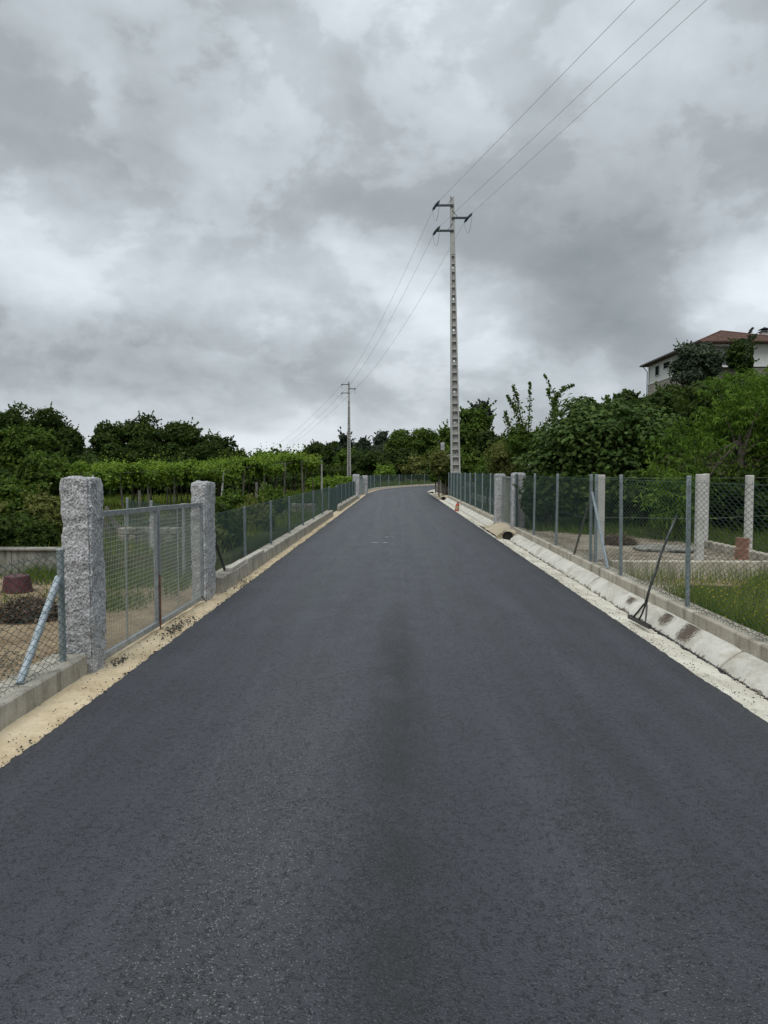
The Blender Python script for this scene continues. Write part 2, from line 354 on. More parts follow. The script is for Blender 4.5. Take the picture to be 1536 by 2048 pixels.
class MB:
    def __init__(s): s.v = []; s.f = []
    def add(s, vs, fs):
        n = len(s.v); s.v += [tuple(x) for x in vs]; s.f += [tuple(i + n for i in f) for f in fs]; return s
    def box(s, x0, x1, y0, y1, z0, z1, M=None):
        vs = [Vector((x, y, z)) for z in (z0, z1) for y in (y0, y1) for x in (x0, x1)]
        if M is not None: vs = [M @ v for v in vs]
        return s.add(vs, [(0, 2, 3, 1), (4, 5, 7, 6), (0, 1, 5, 4), (2, 6, 7, 3), (0, 4, 6, 2), (1, 3, 7, 5)])
    def tube(s, pts, rs, n=6, cap=True):
        pts = [Vector(p) for p in pts]
        if isinstance(rs, (int, float)): rs = [rs] * len(pts)
        base = len(s.v); prevx = None
        for i, p in enumerate(pts):
            d = (pts[min(i + 1, len(pts) - 1)] - pts[max(i - 1, 0)]).normalized()
            x = d.orthogonal().normalized() if prevx is None else (prevx - d * prevx.dot(d)).normalized()
            prevx = x; y = d.cross(x)
            for k in range(n):
                a = 2 * math.pi * k / n
                s.v.append(tuple(p + (x * math.cos(a) + y * math.sin(a)) * rs[i]))
        for i in range(len(pts) - 1):
            for k in range(n):
                a = base + i * n + k; b = base + i * n + (k + 1) % n
                s.f.append((a, b, b + n, a + n))
        if cap:
            s.f.append(tuple(base + k for k in reversed(range(n))))
            s.f.append(tuple(base + (len(pts) - 1) * n + k for k in range(n)))
        return s
    def lathe(s, prof, n=24, M=None):
        base = len(s.v)
        for (r, z) in prof:
            for k in range(n):
                a = 2 * math.pi * k / n; p = Vector((r * math.cos(a), r * math.sin(a), z))
                s.v.append(tuple(M @ p if M is not None else p))
        for i in range(len(prof) - 1):
            for k in range(n):
                a = base + i * n + k; b = base + i * n + (k + 1) % n
                s.f.append((a, b, b + n, a + n))
        s.f.append(tuple(base + k for k in reversed(range(n)))); s.f.append(tuple(base + (len(prof) - 1) * n + k for k in range(n)))
        return s
    def mesh(s, name, mat, smooth=False, bevel=0):
        me = bpy.data.meshes.new(name); me.from_pydata(s.v, [], s.f); me.materials.append(mat)
        if smooth: me.polygons.foreach_set('use_smooth', np.ones(len(me.polygons), dtype=bool))
        me.update()
        if bevel:
            import bmesh
            bm = bmesh.new(); bm.from_mesh(me)
            bmesh.ops.bevel(bm, geom=bm.edges[:], offset=bevel, segments=1, affect='EDGES')
            bm.to_mesh(me); bm.free()
        return me
def obj(name, me, parent=None, loc=None, kind=None, label=None, mat=None):
    o = bpy.data.objects.new(name, me); C.objects.link(o)
    if mat is not None: me.materials.append(mat)
    if parent is not None: o.parent = parent
    if loc is not None: o.location = loc
    if kind: o['kind'] = kind
    if label: o['label'] = label
    return o
def copy_tree(o, parent=None):
    c = o.copy(); C.objects.link(c)
    if parent is not None: c.parent = parent
    for ch in list(o.children): copy_tree(ch, c)
    return c
def sstep(a, b, x):
    t = np.clip((np.asarray(x, dtype=float) - a) / (b - a), 0, 1); return t * t * (3 - 2 * t)

# ------------------------------------------------------------------ road path
LE = [(-2.14, -8), (-2.14, 30), (-2.14, 50), (-2.1, 57), (-1.55, 67), (-.75, 72), (.5, 77.2), (2.2, 82.5), (5.0, 89.5), (9, 96.5), (16, 105), (26, 112)]
RE = [(2.37, -8), (2.37, 30), (2.37, 50), (2.40, 58), (3.0, 64.5), (3.9, 68.5), (5.2, 72.5), (7.2, 77), (10.2, 83), (14, 89), (20, 96.5), (29, 103)]
def dens(pts, step=.05, jit=.0, sd=0):
    """smooth polyline resampled in proportion to its distance from the camera"""
    P = [Vector(p).to_3d() for p in pts]; out = []
    for i in range(len(P) - 1):
        p0, p1, p2, p3 = P[max(i - 1, 0)], P[i], P[i + 1], P[min(i + 2, len(P) - 1)]
        L = (p2 - p1).length; st = max(step, step * abs(p1.y) / 10)
        if i < 3: st = step * (1 if i == 0 else 3)
        n = max(2, int(L / st))
        for k in range(n):
            t = k / n
            if i < 2: q = p1.lerp(p2, t)
            else: q = .5 * ((2 * p1) + (p2 - p0) * t + (2 * p0 - 5 * p1 + 4 * p2 - p3) * t * t + (3 * p1 - p0 - 3 * p2 + p3) * t ** 3)
            out.append(q)
    out.append(P[-1]); return out
Ld = dens(LE); Rd = dens(RE)
n = min(len(Ld), len(Rd))
def resamp(P, n, ref=None):
    idx = np.linspace(0, len(P) - 1, n)
    A = np.array([tuple(p) for p in P])
    i0 = np.floor(idx).astype(int); i1 = np.minimum(i0 + 1, len(P) - 1); t = (idx - i0)[:, None]
    return A[i0] * (1 - t) + A[i1] * t
# road surface
NR = 1800
La = resamp(Ld, NR); Ra = resamp(Rd, NR)
nz = lambda x, y, s: mn.noise(Vector((x * s, y * s, 3.3)))
NC = 16
V = []
for i in range(NR):
    l = La[i]; r = Ra[i]
    j1 = .016 * nz(l[0] + 7, l[1], 1.6) + .016 * nz(l[0], l[1], 9) + .016 * nz(l[0], l[1], 31); j2 = .014 * nz(r[0], r[1], 1.5) + .016 * nz(r[0], r[1], 9) + .008 * nz(r[0], r[1], 25)
    V.append((l[0] + j1 - .02, l[1], -.03))
    for k in range(NC + 1):
        t = k / NC
        x = (l[0] + j1) * (1 - t) + (r[0] + j2) * t; y = l[1] * (1 - t) + r[1] * t
        V.append((x, y, .012 * math.sin(math.pi * t) + (-.006 if k in (0, NC) else 0)))
    V.append((r[0] + j2 + .015, r[1], -.035))
W_ = NC + 3
Fq = [(i * W_ + k, i * W_ + k + 1, (i + 1) * W_ + k + 1, (i + 1) * W_ + k) for i in range(NR - 1) for k in range(W_ - 1)]
road = obj('road', npmesh('road', V, Fq, smooth=True), kind='structure', mat=ASPHALT)
for (u, v, w_) in ((751, 1086, 13), (771, 1086, 11), (757, 1075, 3), (774, 1075, 9), (785, 1074, 4), (699, 1066, 3), (709, 1076, 3), (778, 1000, 12)):
    Y = HC * F / (v - 943); p = D(u, v, Y)
    hw = w_ / F * Y / 2
    o = obj('paint_mark', MB().add([(-hw, -.03, 0), (hw, -.035, 0), (hw * .9, .03, 0), (-hw * .8, .04, 0)], [(0, 1, 2, 3)]).mesh('paint_mark', CHALK), road, (p.x, p.y, .017))

# ------------------------------------------------------------------ terrain
def H(x, y):
    x = np.asarray(x, float); y = np.asarray(y, float)
    z = np.full(np.broadcast(x, y).shape, -.06)
    # left: yard, terrace behind the wall, vineyard falling away to the left
    zl = np.where(y < 11.26, .0, .30 * (1 - sstep(14, 26, y)))
    zl = zl - .45 * sstep(-5, -14, x) * sstep(18, 34, y)
    left = x < -2.5
    z = np.where(left, zl, z)
    # right: small plot, then yard, then hill
    zr = np.where(y < 11.35, .03, .20) + 11.4 * sstep(16, 38, x) * sstep(58, 94, y) + 1.2 * sstep(6, 14, x) * sstep(16, 26, y) * (1 - sstep(24, 70, y) * .6)
    zr = zr + .5 * sstep(4, 8, x) * sstep(14, 18, y)
    z = np.where((x > 3.1) & (y < 57), zr, z)
    z = np.where((x > 3.1) & (y >= 57), -.06 + (zr + .06) * sstep(0, 8, x - (2.6 + .03 * (y - 57) ** 1.55)), z)
    z = np.where((x > 2.34) & (x < 3.05) & (y < 60), -.30, z)
    z = z + 3.0 * sstep(110, 200, y) * (1 - sstep(10, 40, x))
    return z
xs = np.array(sorted(set(list(np.round(np.concatenate([np.linspace(-900, -120, 14), np.linspace(-120, -30, 19), np.linspace(-30, -3, 68), np.linspace(3.2, 12, 45), np.linspace(12, 60, 60), np.linspace(60, 900, 30)]), 3)) + [-2.75, -2.52, -2.48, -2, 0, 2.3, 2.35, 3.04, 3.06, 3.09, 3.11])))
ys = np.array(sorted(set(list(np.round(np.concatenate([np.linspace(-60, -4, 12), np.linspace(-4, 30, 110), np.linspace(30, 120, 100), np.linspace(120, 1500, 40)]), 3)) + [11.10, 11.22, 11.30, 11.4])))
GX, GY = np.meshgrid(xs, ys); GZ = H(GX, GY)
rel = np.array([[.06 * mn.noise(Vector((a * .6, b * .6, 0))) + .02 * mn.noise(Vector((a * 3, b * 3, 1))) for a in xs] for b in ys])
rel = np.where((GX > -2.7) & (GX < 3.2), 0, rel)
GZ = GZ + rel
nx = len(xs); ny = len(ys)
V = np.stack([GX.ravel(), GY.ravel(), GZ.ravel()], 1)
I = (np.arange(ny - 1)[:, None] * nx + np.arange(nx - 1)[None, :]).ravel()
Fq = np.stack([I, I + 1, I + 1 + nx, I + nx], 1)
g = obj('ground', npmesh('ground', V, Fq, smooth=True), kind='structure', mat=TURF)
g.data.materials.append(DIRT); g.data.materials.append(GRAVELM)
cxs = V[Fq].mean(1)
mi = np.zeros(len(Fq), dtype=np.int32)
mi[(cxs[:, 0] < -2.4) & (cxs[:, 0] > -9) & (cxs[:, 1] < 11.1)] = 1
mi[(cxs[:, 0] > 3.05) & (cxs[:, 1] > 11.3) & (cxs[:, 1] < 17.8 - .9 * (cxs[:, 0] - 3.05) ** 1.3) & (cxs[:, 0] < 5.8)] = 2
mi[(cxs[:, 0] > 3.05) & (cxs[:, 0] < 10) & (cxs[:, 1] > 10.4) & (cxs[:, 1] < 11.3)] = 1
mi[(cxs[:, 0] > 3.05) & (cxs[:, 0] < 3.9) & (cxs[:, 1] > 9.0) & (cxs[:, 1] < 11.3)] = 2
g.data.polygons.foreach_set('material_index', mi)

def strip(name, xs_of_y, y0, y1, dy, zf, mat, cols=8, kind='structure'):
    ysn = np.arange(y0, y1 + dy * .5, dy); V = []
    for y in ysn:
        a, b = xs_of_y(y)
        for k in range(cols + 1):
            x = a + (b - a) * k / cols
            V.append((x, y, zf(x, y, k / cols)))
    W = cols + 1
    Fq = [(i * W + k, i * W + k + 1, (i + 1) * W + k + 1, (i + 1) * W + k) for i in range(len(ysn) - 1) for k in range(cols)]
    return obj(name, npmesh(name, V, Fq, smooth=True), kind=kind, mat=mat)
# sandy verge on the left, running on into the gateway
def lin(y):
    if y < 5.9: return -2.48
    if y < 9.6: return -2.95 + .15 * nz(0, y, 1.3)
    if 27.3 < y < 30.2: return -2.9
    if y > 44: return -2.75
    return -2.32
def ledge(y):
    A = La; i = np.searchsorted(A[:, 1], y); i = min(i, len(A) - 1); return A[i, 0]
verge = strip('verge', lambda y: (min(lin(y), ledge(y) - .3), ledge(y) + .10), -6, 60, .06,
      lambda x, y, t: (-.016 - .012 * t) + .012 * nz(x, y, 4) + .008 * nz(x, y, 14) + (.015 if y < 30 else .01) * (1 - t) , SAND, 10)
# pale apron along the right
def redge(y):
    A = Ra; i = np.searchsorted(A[:, 1], y); i = min(i, len(A) - 1); return A[i, 0]
APX = 2.735
apron = strip('apron', lambda y: (redge(y) - .10, APX), -6, 59.5, .06,
      lambda x, y, t: -.018 - .062 * t ** 1.5 + .010 * nz(x, y, 5) + .007 * nz(x, y, 18), APRON, 10)
# kerb strip round the bend on the left, with path offset
def offset_path(P, d):
    out = []
    for i, p in enumerate(P):
        a = Vector(P[max(i - 1, 0)]); b = Vector(P[min(i + 1, len(P) - 1)])
        t = (b - a).normalized(); nrm = Vector((-t.y, t.x)); q = Vector(p) + nrm * d
        out.append((q.x, q.y))
    return out
bend = [(p[0], p[1]) for p in La if 54.2 < p[1] < 104][::9]
def sweep(name, path, prof, mat, kind=None):
    """prof: list of (offset-left, z)"""
    ls = [offset_path(path, d) for d, _ in prof]; V = []
    for i in range(len(path)):
        for k, (d, z) in enumerate(prof): V.append((ls[k][i][0], ls[k][i][1], z))
    W = len(prof)
    Fq = [(i * W + k, i * W + k + 1, (i + 1) * W + k + 1, (i + 1) * W + k) for i in range(len(path) - 1) for k in range(W - 1)]
    return obj(name, npmesh(name, V, Fq), kind=kind, mat=mat)
sweep('bend_verge', bend, [(-.15, -.018), (.42, -.012)], SAND, 'structure')
kb = sweep('kerb_wall', bend, [(.30, -.1), (.30, .14), (.55, .14), (.55, -.2)], PLINTH)
tag(kb, 'low pale concrete kerb sweeping round the far bend under the green fence', 'kerb')
rb = [(p[0], p[1]) for p in Ra if 57.6 < p[1] < 80][::9]
sweep('bend_kerb', rb, [(.12, -.015), (-.02, .02), (-.35, .05), (-.6, .0)], APRON, 'structure')

# ------------------------------------------------------------------ kerb walls and gutter
def wall_strip(name, x0, x1, y0, y1, z0, z1, mat, label, cat, seglen=None, bev=.012, parent=None):
    m_ = MB(); n = max(1, int((y1 - y0) / .5)); rows = []
    # cross-section with softened edges, uneven along its length
    for i in range(n + 1):
        y = y0 + (y1 - y0) * i / n; a = .010 * nz(x0, y, 1.1); b = .008 * nz(x1, y, 1.4); c = .006 * nz(y, 3, 1.7)
        rows.append([(x0 + a, y, z0), (x0 + a, y, z1 - bev + c), (x0 + a + bev, y, z1 + c), (x1 + b - bev, y, z1 + c), (x1 + b, y, z1 - bev + c), (x1 + b, y, z0)])
    for r in rows: m_.v += r
    for i in range(n):
        for k in range(5): m_.f.append((i * 6 + k, (i + 1) * 6 + k, (i + 1) * 6 + k + 1, i * 6 + k + 1))
    m_.f.append((0, 1, 2, 3, 4, 5)); m_.f.append(tuple(n * 6 + k for k in reversed(range(6))))
    o = obj(name, m_.mesh(name, mat), parent)
    if label: tag(o, label, cat)
    return o
wall_strip('kerb_wall', -2.75, -2.46, -5, 5.93, -.2, .15, KERB, 'low grey concrete kerb under the knee-high mesh, ending at the nearest granite pillar on the left', 'kerb')
wall_strip('kerb_wall', -2.56, -2.31, 9.88, 27.2, -.2, .20, KERB, 'long streaked concrete kerb under the left fence, behind the second granite pillar', 'kerb')
wall_strip('kerb_wall', -2.56, -2.31, 30.3, 44.2, -.2, .20, KERB, 'farther streaked concrete kerb on the left, just before the far pair of granite pillars', 'kerb')
wall_strip('plinth_wall', 2.95, 3.16, -5, 19.15, -.35, .20, PLINTH, 'cream concrete plinth under the nearer right-hand fence, behind the black tool', 'low wall')
wall_strip('plinth_wall', 2.95, 3.16, 22.45, 43.9, -.35, .20, PLINTH, 'cream concrete plinth under the farther right-hand fence, beyond the small gate', 'low wall')

gut = thing('drainage_gutter', 'sloping pale concrete gutter of jointed slabs along the right edge of the road', 'gutter')
def slab(y0, y1):
    m_ = MB(); prof = []
    for t in np.linspace(0, 1, 7):
        prof.append((2.742 + (2.948 - 2.742) * t, -.085 + .165 * (t ** .8) + .012 * math.sin(t * math.pi)))
    n = max(2, int((y1 - y0) / .12)); W = 9
    for i in range(n + 1):
        y = y0 + (y1 - y0) * i / n; e = min(1, min(i, n - i) / 1.0)
        row = [(2.742, y, -.2)]
        for (x, z) in prof: row.append((x, y + .03 * nz(x, y0, 6), z + .004 * nz(x, y, 5) + .003 * nz(x, y, 22) - (0 if e else .008)))
        row.append((2.948, y, -.2)); m_.v += row
    for i in range(n):
        for k in range(W - 1): m_.f.append((i * W + k, i * W + k + 1, (i + 1) * W + k + 1, (i + 1) * W + k))
    m_.f.append(tuple(reversed(range(W)))); m_.f.append(tuple(n * W + k for k in range(W)))
    return obj('gutter_slab', m_.mesh('gutter_slab', GUTTER, smooth=False), gut)
js = [-3.1, -.7, 1.7, 4.1, 6.45, 8.72, 10.95, 13.35, 15.95, 18.42]
for a, b in zip(js[:-1], js[1:]): slab(a + .014, b - .014)
js = list(np.linspace(22.7, 43.8, 10))
for a, b in zip(js[:-1], js[1:]): slab(a + .01, b - .01)
js = list(np.linspace(52.5, 59, 4))
for a, b in zip(js[:-1], js[1:]): slab(a + .01, b - .01)

# culvert crossings
def crossing(y0, y1, label):
    t = thing('culvert_crossing', label, 'culvert', (2.72, y0, 0))
    nxk, nyk = 14, 40; V = []
    for j in range(nyk + 1):
        y = y0 + (y1 - y0) * j / nyk
        for i in range(nxk + 1):
            s = i / nxk; x = 2.47 + .68 * s
            rise = .005 + .14 * min(1, s / .75) ** 1.5
            fr = min(1, .25 + (y - y0) / .10); bk = min(1, (y1 - y) / 1.0)
            k = sstep(0, 1, min(fr, bk)); z = -.14 * (1 - k) * (1 if s > .35 else s / .35) + rise * k - .02 * (1 - k) + .028 * nz(x, y, 2.4) * k + .014 * nz(x, y, 8)
            V.append((x - 2.72, y - y0, z))
    W = nxk + 1
    Fq = [(j * W + i, j * W + i + 1, (j + 1) * W + i + 1, (j + 1) * W + i) for j in range(nyk) for i in range(nxk)]
    obj('sand_cover', npmesh('sand_cover', V, Fq, smooth=True), t, mat=MOUND)
    p = MB(); n = 28
    # pipe ring: outer, inner, black disc standing in for the bore's shade
    for (r, y) in ((.128, .30), (.128, -.035), (.114, -.035), (.114, -.012)):
        for k in range(n):
            a = 2 * math.pi * k / n; p.v.append((r * math.cos(a), y, r * math.sin(a) + .005))
    for i in range(3):
        for k in range(n):
            p.f.append((i * n + k, i * n + (k + 1) % n, (i + 1) * n + (k + 1) % n, (i + 1) * n + k))
    p.f.append(tuple(3 * n + k for k in range(n)))
    me = p.mesh('pipe', PIPESHADE); me.materials.append(KERB)
    o = obj('pipe', me, t)
    h = MB()  # flared mortar headwall round the mouth
    n2h = 30
    for k in range(n2h + 1):
        a = math.pi * (k / n2h * 1.5 - .25); ca, sa = math.cos(a), math.sin(a)
        wx_ = (.34 if ca < 0 else .27)
        for q in range(5):
            t_ = q / 4; x = ca * (.129 * (1 - t_) + wx_ * t_); z = .005 + sa * (.129 * (1 - t_) + .150 * t_)
            y = -.02 - .20 * t_ * abs(ca) ** 1.5 + .03 * t_ * max(sa, 0)
            h.v.append((x + .012 * nz(x * 9, k, .6) * t_, y, z + .010 * nz(x * 8, z * 9, 1) * t_ - (.05 * t_ * abs(ca) if sa > 0 else 0)))
    for k in range(n2h):
        for j in range(4): h.f.append((k * 5 + j, k * 5 + j + 1, (k + 1) * 5 + j + 1, (k + 1) * 5 + j))
    obj('headwall', h.mesh('headwall', MOUND, smooth=True), t)
    return t
crossing(18.5, 22.9, 'sandy mound over a round black pipe mouth before the small right gate')
crossing(43.9, 52.8, 'farther mound with a smaller looking black pipe mouth, by the ivy covered stone ruin')

# crumbs of asphalt and grit scattered on the margins
def scatter_stones(name, pts, rs, mat, kind='stuff', flat=.7):
    pts = np.asarray(pts); n = len(pts); rs = np.asarray(rs)
    base = np.array([(1, 0, 0), (0, 1, 0), (-1, 0, 0), (0, -1, 0), (0, 0, 1), (0, 0, -1)], float)
    fc = np.array([(0, 1, 4), (1, 2, 4), (2, 3, 4), (3, 0, 4), (1, 0, 5), (2, 1, 5), (3, 2, 5), (0, 3, 5)])
    J = base[None] * (1 + rng.uniform(-.3, .3, (n, 6, 1))); J[:, :, 2] *= flat
    a = rng.uniform(0, 6.28, n); ca, sa = np.cos(a)[:, None], np.sin(a)[:, None]
    X = J[:, :, 0] * ca - J[:, :, 1] * sa; Y = J[:, :, 0] * sa + J[:, :, 1] * ca
    J = np.stack([X, Y, J[:, :, 2]], 2) * rs[:, None, None] + pts[:, None, :]
    Fc = (fc[None] + (np.arange(n) * 6)[:, None, None]).reshape(-1, 3)
    return obj(name, npmesh(name, J.reshape(-1, 3), Fc), kind=kind, mat=mat)
P = []; Rr = []
for _ in range(1900):
    y = rng.uniform(2.3, 24) ** 1.0; x = min(-2.10, -2.13 - abs(rng.normal(0, .045))) if rng.random() < .7 else rng.uniform(-2.44, -2.12); P.append((x, y, -.006)); Rr.append(rng.uniform(.002, .007) * (1 + (rng.random() < .06)))
for _ in range(260):  # pile by the gate
    P.append((rng.normal(-2.27, .05), rng.normal(7.75, .28), -.004)); Rr.append(rng.uniform(.004, .012))
for _ in range(80):
    P.append((rng.normal(-2.36, .03), rng.normal(6.35, .12), -.004)); Rr.append(rng.uniform(.004, .011))
for _ in range(120):
    P.append((rng.normal(-2.22, .05), rng.normal(10.9, .4), -.004)); Rr.append(rng.uniform(.004, .012))
for _ in range(1700):
    y = rng.uniform(2.8, 26); x = 2.40 + abs(rng.normal(0, .10)); P.append((min(x, 2.7), y, -.03)); Rr.append(rng.uniform(.002, .0075))
for _ in range(1500):
    y = rng.uniform(3.5, 18) if rng.random() < .4 else rng.normal(7.3, .8); P.append((rng.normal(2.735, .016), y, -.078)); Rr.append(rng.uniform(.004, .013))
crumbs = scatter_stones('asphalt_crumbs', P, Rr, TAR)
# ------------------------------------------------------------------ granite pillars
def granite(name, loc, wx, wy, h, label, amp=.012, taper=.0, res=.022, seed=0, group=None):
    m_ = MB(); nxk = max(6, int(wx / res)); nyk = max(6, int(wy / res)); nzk = int(h / res)
    ring = [(-.5 + i / nxk, -.5) for i in range(nxk)] + [(.5, -.5 + i / nyk) for i in range(nyk)] + [(.5 - i / nxk, .5) for i in range(nxk)] + [(-.5, .5 - i / nyk) for i in range(nyk)]
    n = len(ring)
    def disp(p, nrm, k=1):
        a = mn.noise(p * 3.2 + Vector((seed, 0, 0))) * 1.1 + mn.noise(p * 13 + Vector((seed, 5, 0))) * .9 + abs(mn.noise(p * 30 + Vector((seed, 9, 0)))) * .9
        return p + nrm * (a * amp * k)
    z0 = -.15
    for j in range(nzk + 1):
        z = z0 + (h - z0) * j / nzk; s = 1 - taper * j / nzk
        rd = 1.0 if j < nzk - 1 else (.985 if j == nzk - 1 else .94)
        for (a, b) in ring:
            p = Vector((a * wx * s * rd, b * wy * s * rd, z)); ca = Vector((a, b, 0)); 
            nrm = Vector((a if abs(a) > .49 else 0, b if abs(b) > .49 else 0, 0)).normalized()
            corner = abs(a) > .47 and abs(b) > .47
            q = disp(p, nrm, .8)
            if corner: q -= Vector((a, b, 0)) * .03
            m_.v.append(tuple(q))
    for j in range(nzk):
        for k in range(n): m_.f.append((j * n + k, j * n + (k + 1) % n, (j + 1) * n + (k + 1) % n, (j + 1) * n + k))
    # top
    top = len(m_.v)
    for f_ in (.66, .33):
        for k in range(n):
            x, y, z = m_.v[nzk * n + k]; q = Vector((x * f_, y * f_, h)); q.z += .012 + .02 * mn.noise(q * 11 + Vector((seed, 3, 0))); m_.v.append(tuple(q))
    m_.v.append((0, 0, h + .015)); cidx = len(m_.v) - 1
    for k in range(n):
        k2 = (k + 1) % n
        m_.f.append((nzk * n + k, nzk * n + k2, top + k2, top + k)); m_.f.append((top + k, top + k2, top + n + k2, top + n + k)); m_.f.append((top + n + k, top + n + k2, cidx))
    o = obj(name, m_.mesh(name, GRANITE, smooth=False), loc=loc)
    return tag(o, label, 'pillar', group)
granite('granite_pillar', (-2.548, 6.115, 0), .235, .29, 1.545, 'tall rough grey granite pillar nearest the camera, left of the double gate', .018, .02, .016, 1)
granite('granite_pillar', (-2.475, 9.60, 0), .20, .44, 1.46, 'granite pillar with a rounded top at the far end of the double gate', .017, .0, .018, 4)
granite('granite_pillar', (3.10, 19.35, 0), .34, .32, 1.555, 'nearer granite pillar of the small gate on the right, with a dark steel post', .012, .0, .03, 8)
granite('granite_pillar', (3.03, 22.25, 0), .30, .32, 1.52, 'farther granite pillar of the small gate on the right', .012, 0, .03, 12)
granite('granite_pillar', (-2.42, 44.6, 0), .40, .6, 1.42, 'distant granite pillar on the left where the streaked kerb ends', .02, 0, .06, 17)
granite('granite_pillar', (-2.28, 53.4, 0), .40, .9, 1.30, 'distant granite pillar on the left at the start of the bend fence', .02, 0, .06, 22)

# ------------------------------------------------------------------ wire mesh panels
def tubes_np(segs, r, n=3):
    segs = np.asarray(segs, float); a = segs[:, 0]; b = segs[:, 1]; d = b - a; d /= np.linalg.norm(d, axis=1)[:, None] + 1e-9
    ref = np.where(np.abs(d[:, 1:2]) < .9, np.array([[0., 1, 0]]), np.array([[1., 0, 0]]))
    x = np.cross(d, ref); x /= np.linalg.norm(x, axis=1)[:, None]; y = np.cross(d, x)
    V = []
    for e in (a, b):
        for k in range(n):
            t = 2 * math.pi * k / n; V.append(e + (x * math.cos(t) + y * math.sin(t)) * r)
    V = np.stack(V, 1); m = len(segs)
    fc = np.array([(k, (k + 1) % n, n + (k + 1) % n, n + k) for k in range(n)])
    Fc = (fc[None] + (np.arange(m) * 2 * n)[:, None, None]).reshape(-1, 4)
    return V.reshape(-1, 3), Fc
_cl = {}
def chainlink(L, h, cw=.062, ch=.056, r=.0021, detail=True, spikes=True):
    """chain link panel in the local XZ plane, x 0..L, z 0..h (woven zigzag wires)"""
    key = (round(L, 2), h, cw, ch, r, detail)
    if key in _cl: return _cl[key]
    segs = []; nc = int(round(L / cw)); c = L / nc; nr = int(round(h / ch)); q = h / nr
    if detail:
        tw = .22 * q
        for i in range(nc):
            for j in range(nr * 2):
                x0 = i * c + (c if j % 2 else 0); x1 = i * c + (0 if j % 2 else c)
                za = j * q / 2; zb = (j + 1) * q / 2
                segs.append(((x0, .002 * (-1) ** j, za + tw * .3), (x1, -.002 * (-1) ** j, zb - tw * .3)))
                if tw: segs.append(((x1, -.002 * (-1) ** j, zb - tw * .3), (x1, .002 * (-1) ** j, zb + tw * .3)))
        # shift alternate columns so that zigzags interlock
        segs = [((a[0], a[1], a[2]), (b[0], b[1], b[2])) for a, b in segs]
        out = []
        for s_i, (a, b) in enumerate(segs):
            col = s_i // (nr * 4)
            if col % 2:
                a = (2 * col * c + c - a[0], a[1], a[2]); b = (2 * col * c + c - b[0], b[1], b[2])
            out.append((a, b))
        segs = out
    else:
        sl = q / c; k = -nr
        for i in range(-nr, nc + nr + 1):
            for sg in (1, -1):
                x0 = i * c; x1 = x0 + sg * h / sl
                a, b = Vector((x0, 0, 0)), Vector((x1, 0, h)); dd = b - a
                t0, t1 = 0., 1.
                ta = (0 - a.x) / dd.x; tb = (L - a.x) / dd.x; lo, hi = min(ta, tb), max(ta, tb)
                t0 = max(t0, lo); t1 = min(t1, hi)
                if t1 - t0 < 1e-3: continue
                segs.append((tuple(a + dd * t0), tuple(a + dd * t1)))
    for z in (.01, h * .5, h - .01): segs.append(((0, -.004, z), (L, -.004, z)))
    if spikes and detail:
        for i in range(nc):
            x = i * c + c
            segs.append(((x, 0, 0), (x + .010, -.004, -.018)))
            segs.append(((x, 0, h), (x - .010, .004, h + .014)))
    V, Fc = tubes_np(segs, r, 3)
    me = npmesh('wire_mesh', V, Fc); me.materials.append(WIREG); _cl[key] = me
    return me
def post_mesh(h, r=.024, mat=None, cap=True):
    m_ = MB(); m_.lathe([(r, 0), (r, h - .012), (r * 1.12, h - .010), (r * 1.12, h), (r * .8, h + .006)], 12)
    return m_.mesh('fence_post', mat or GPOST, smooth=False)
def fence(label, pts, z0, hpost, hmesh, detail, side=-.03, r=.0021, postr=.024, name='mesh_fence', cells=(.062, .056), skip=(), pmat=None):
    """pts: list of (x, y); posts at each point, one wire mesh part between neighbours"""
    t = thing(name, label, 'fence', (pts[0][0], pts[0][1], 0))
    o0 = Vector((pts[0][0], pts[0][1], 0)); pm = post_mesh(hpost, postr, pmat)
    for i, p in enumerate(pts):
        if i in skip: continue
        fp_ = obj('fence_post', pm, t, Vector((p[0] + random.uniform(-.006, .006), p[1], z0)) - o0)
        fp_.rotation_euler = (R_(random.uniform(-.8, .8)), R_(random.uniform(-.6, .6)), 0)
    for a, b in zip(pts[:-1], pts[1:]):
        a = Vector((a[0], a[1], 0)); b = Vector((b[0], b[1], 0)); d = b - a; L = d.length
        nrm = Vector((-d.y, d.x, 0)).normalized() * side
        me = chainlink(L, hmesh, cells[0], cells[1], r, detail)
        o = obj('wire_mesh', me, t, a + nrm - o0 + Vector((0, 0, z0 + .03)))
        o.rotation_euler = (0, 0, math.atan2(d.y, d.x))
    return t
fr = fence('nearer green chain-link fence on the right, with grey posts on a cream plinth', [(3.02, y) for y in (3.05, 5.45, 7.86, 10.2, 11.78, 14.3, 16.65, 19.15)], .2, 1.35, 1.27, True, .035)
o0 = Vector(fr.location)
obj('fence_post', post_mesh(1.35), fr, Vector((3.05, 11.62, .2)) - o0)
obj('brace', MB().tube([(3.02, 11.75, 1.28), (3.03, 10.85, .2)], .02, 8).mesh('brace', PIPEM), fr, -o0)
obj('brace', MB().tube([(3.02, 11.85, 1.2), (2.99, 12.75, .2)], .018, 8).mesh('brace', WOOD), fr, -o0)
obj('end_post', MB().box(3.02, 3.05, 19.10, 19.14, .15, 1.54).mesh('end_post', DKSTEEL), fr, -o0)
fence('farther green chain-link fence on the right, in front of the tall concrete pole', [(3.02, y) for y in (22.5, 24.4, 26.65, 28.9, 31.1, 33.35, 35.6, 37.8, 40.0, 41.9, 43.7)], .2, 1.34, 1.29, False, -.035, .0022)
fl = fence('knee-high chain-link fence on the left kerb, with a slanting pipe brace', [(-2.56, y) for y in (.9, 3.3, 5.72)], .15, .86, .82, True, -.035, cells=(.058, .058), postr=.026)
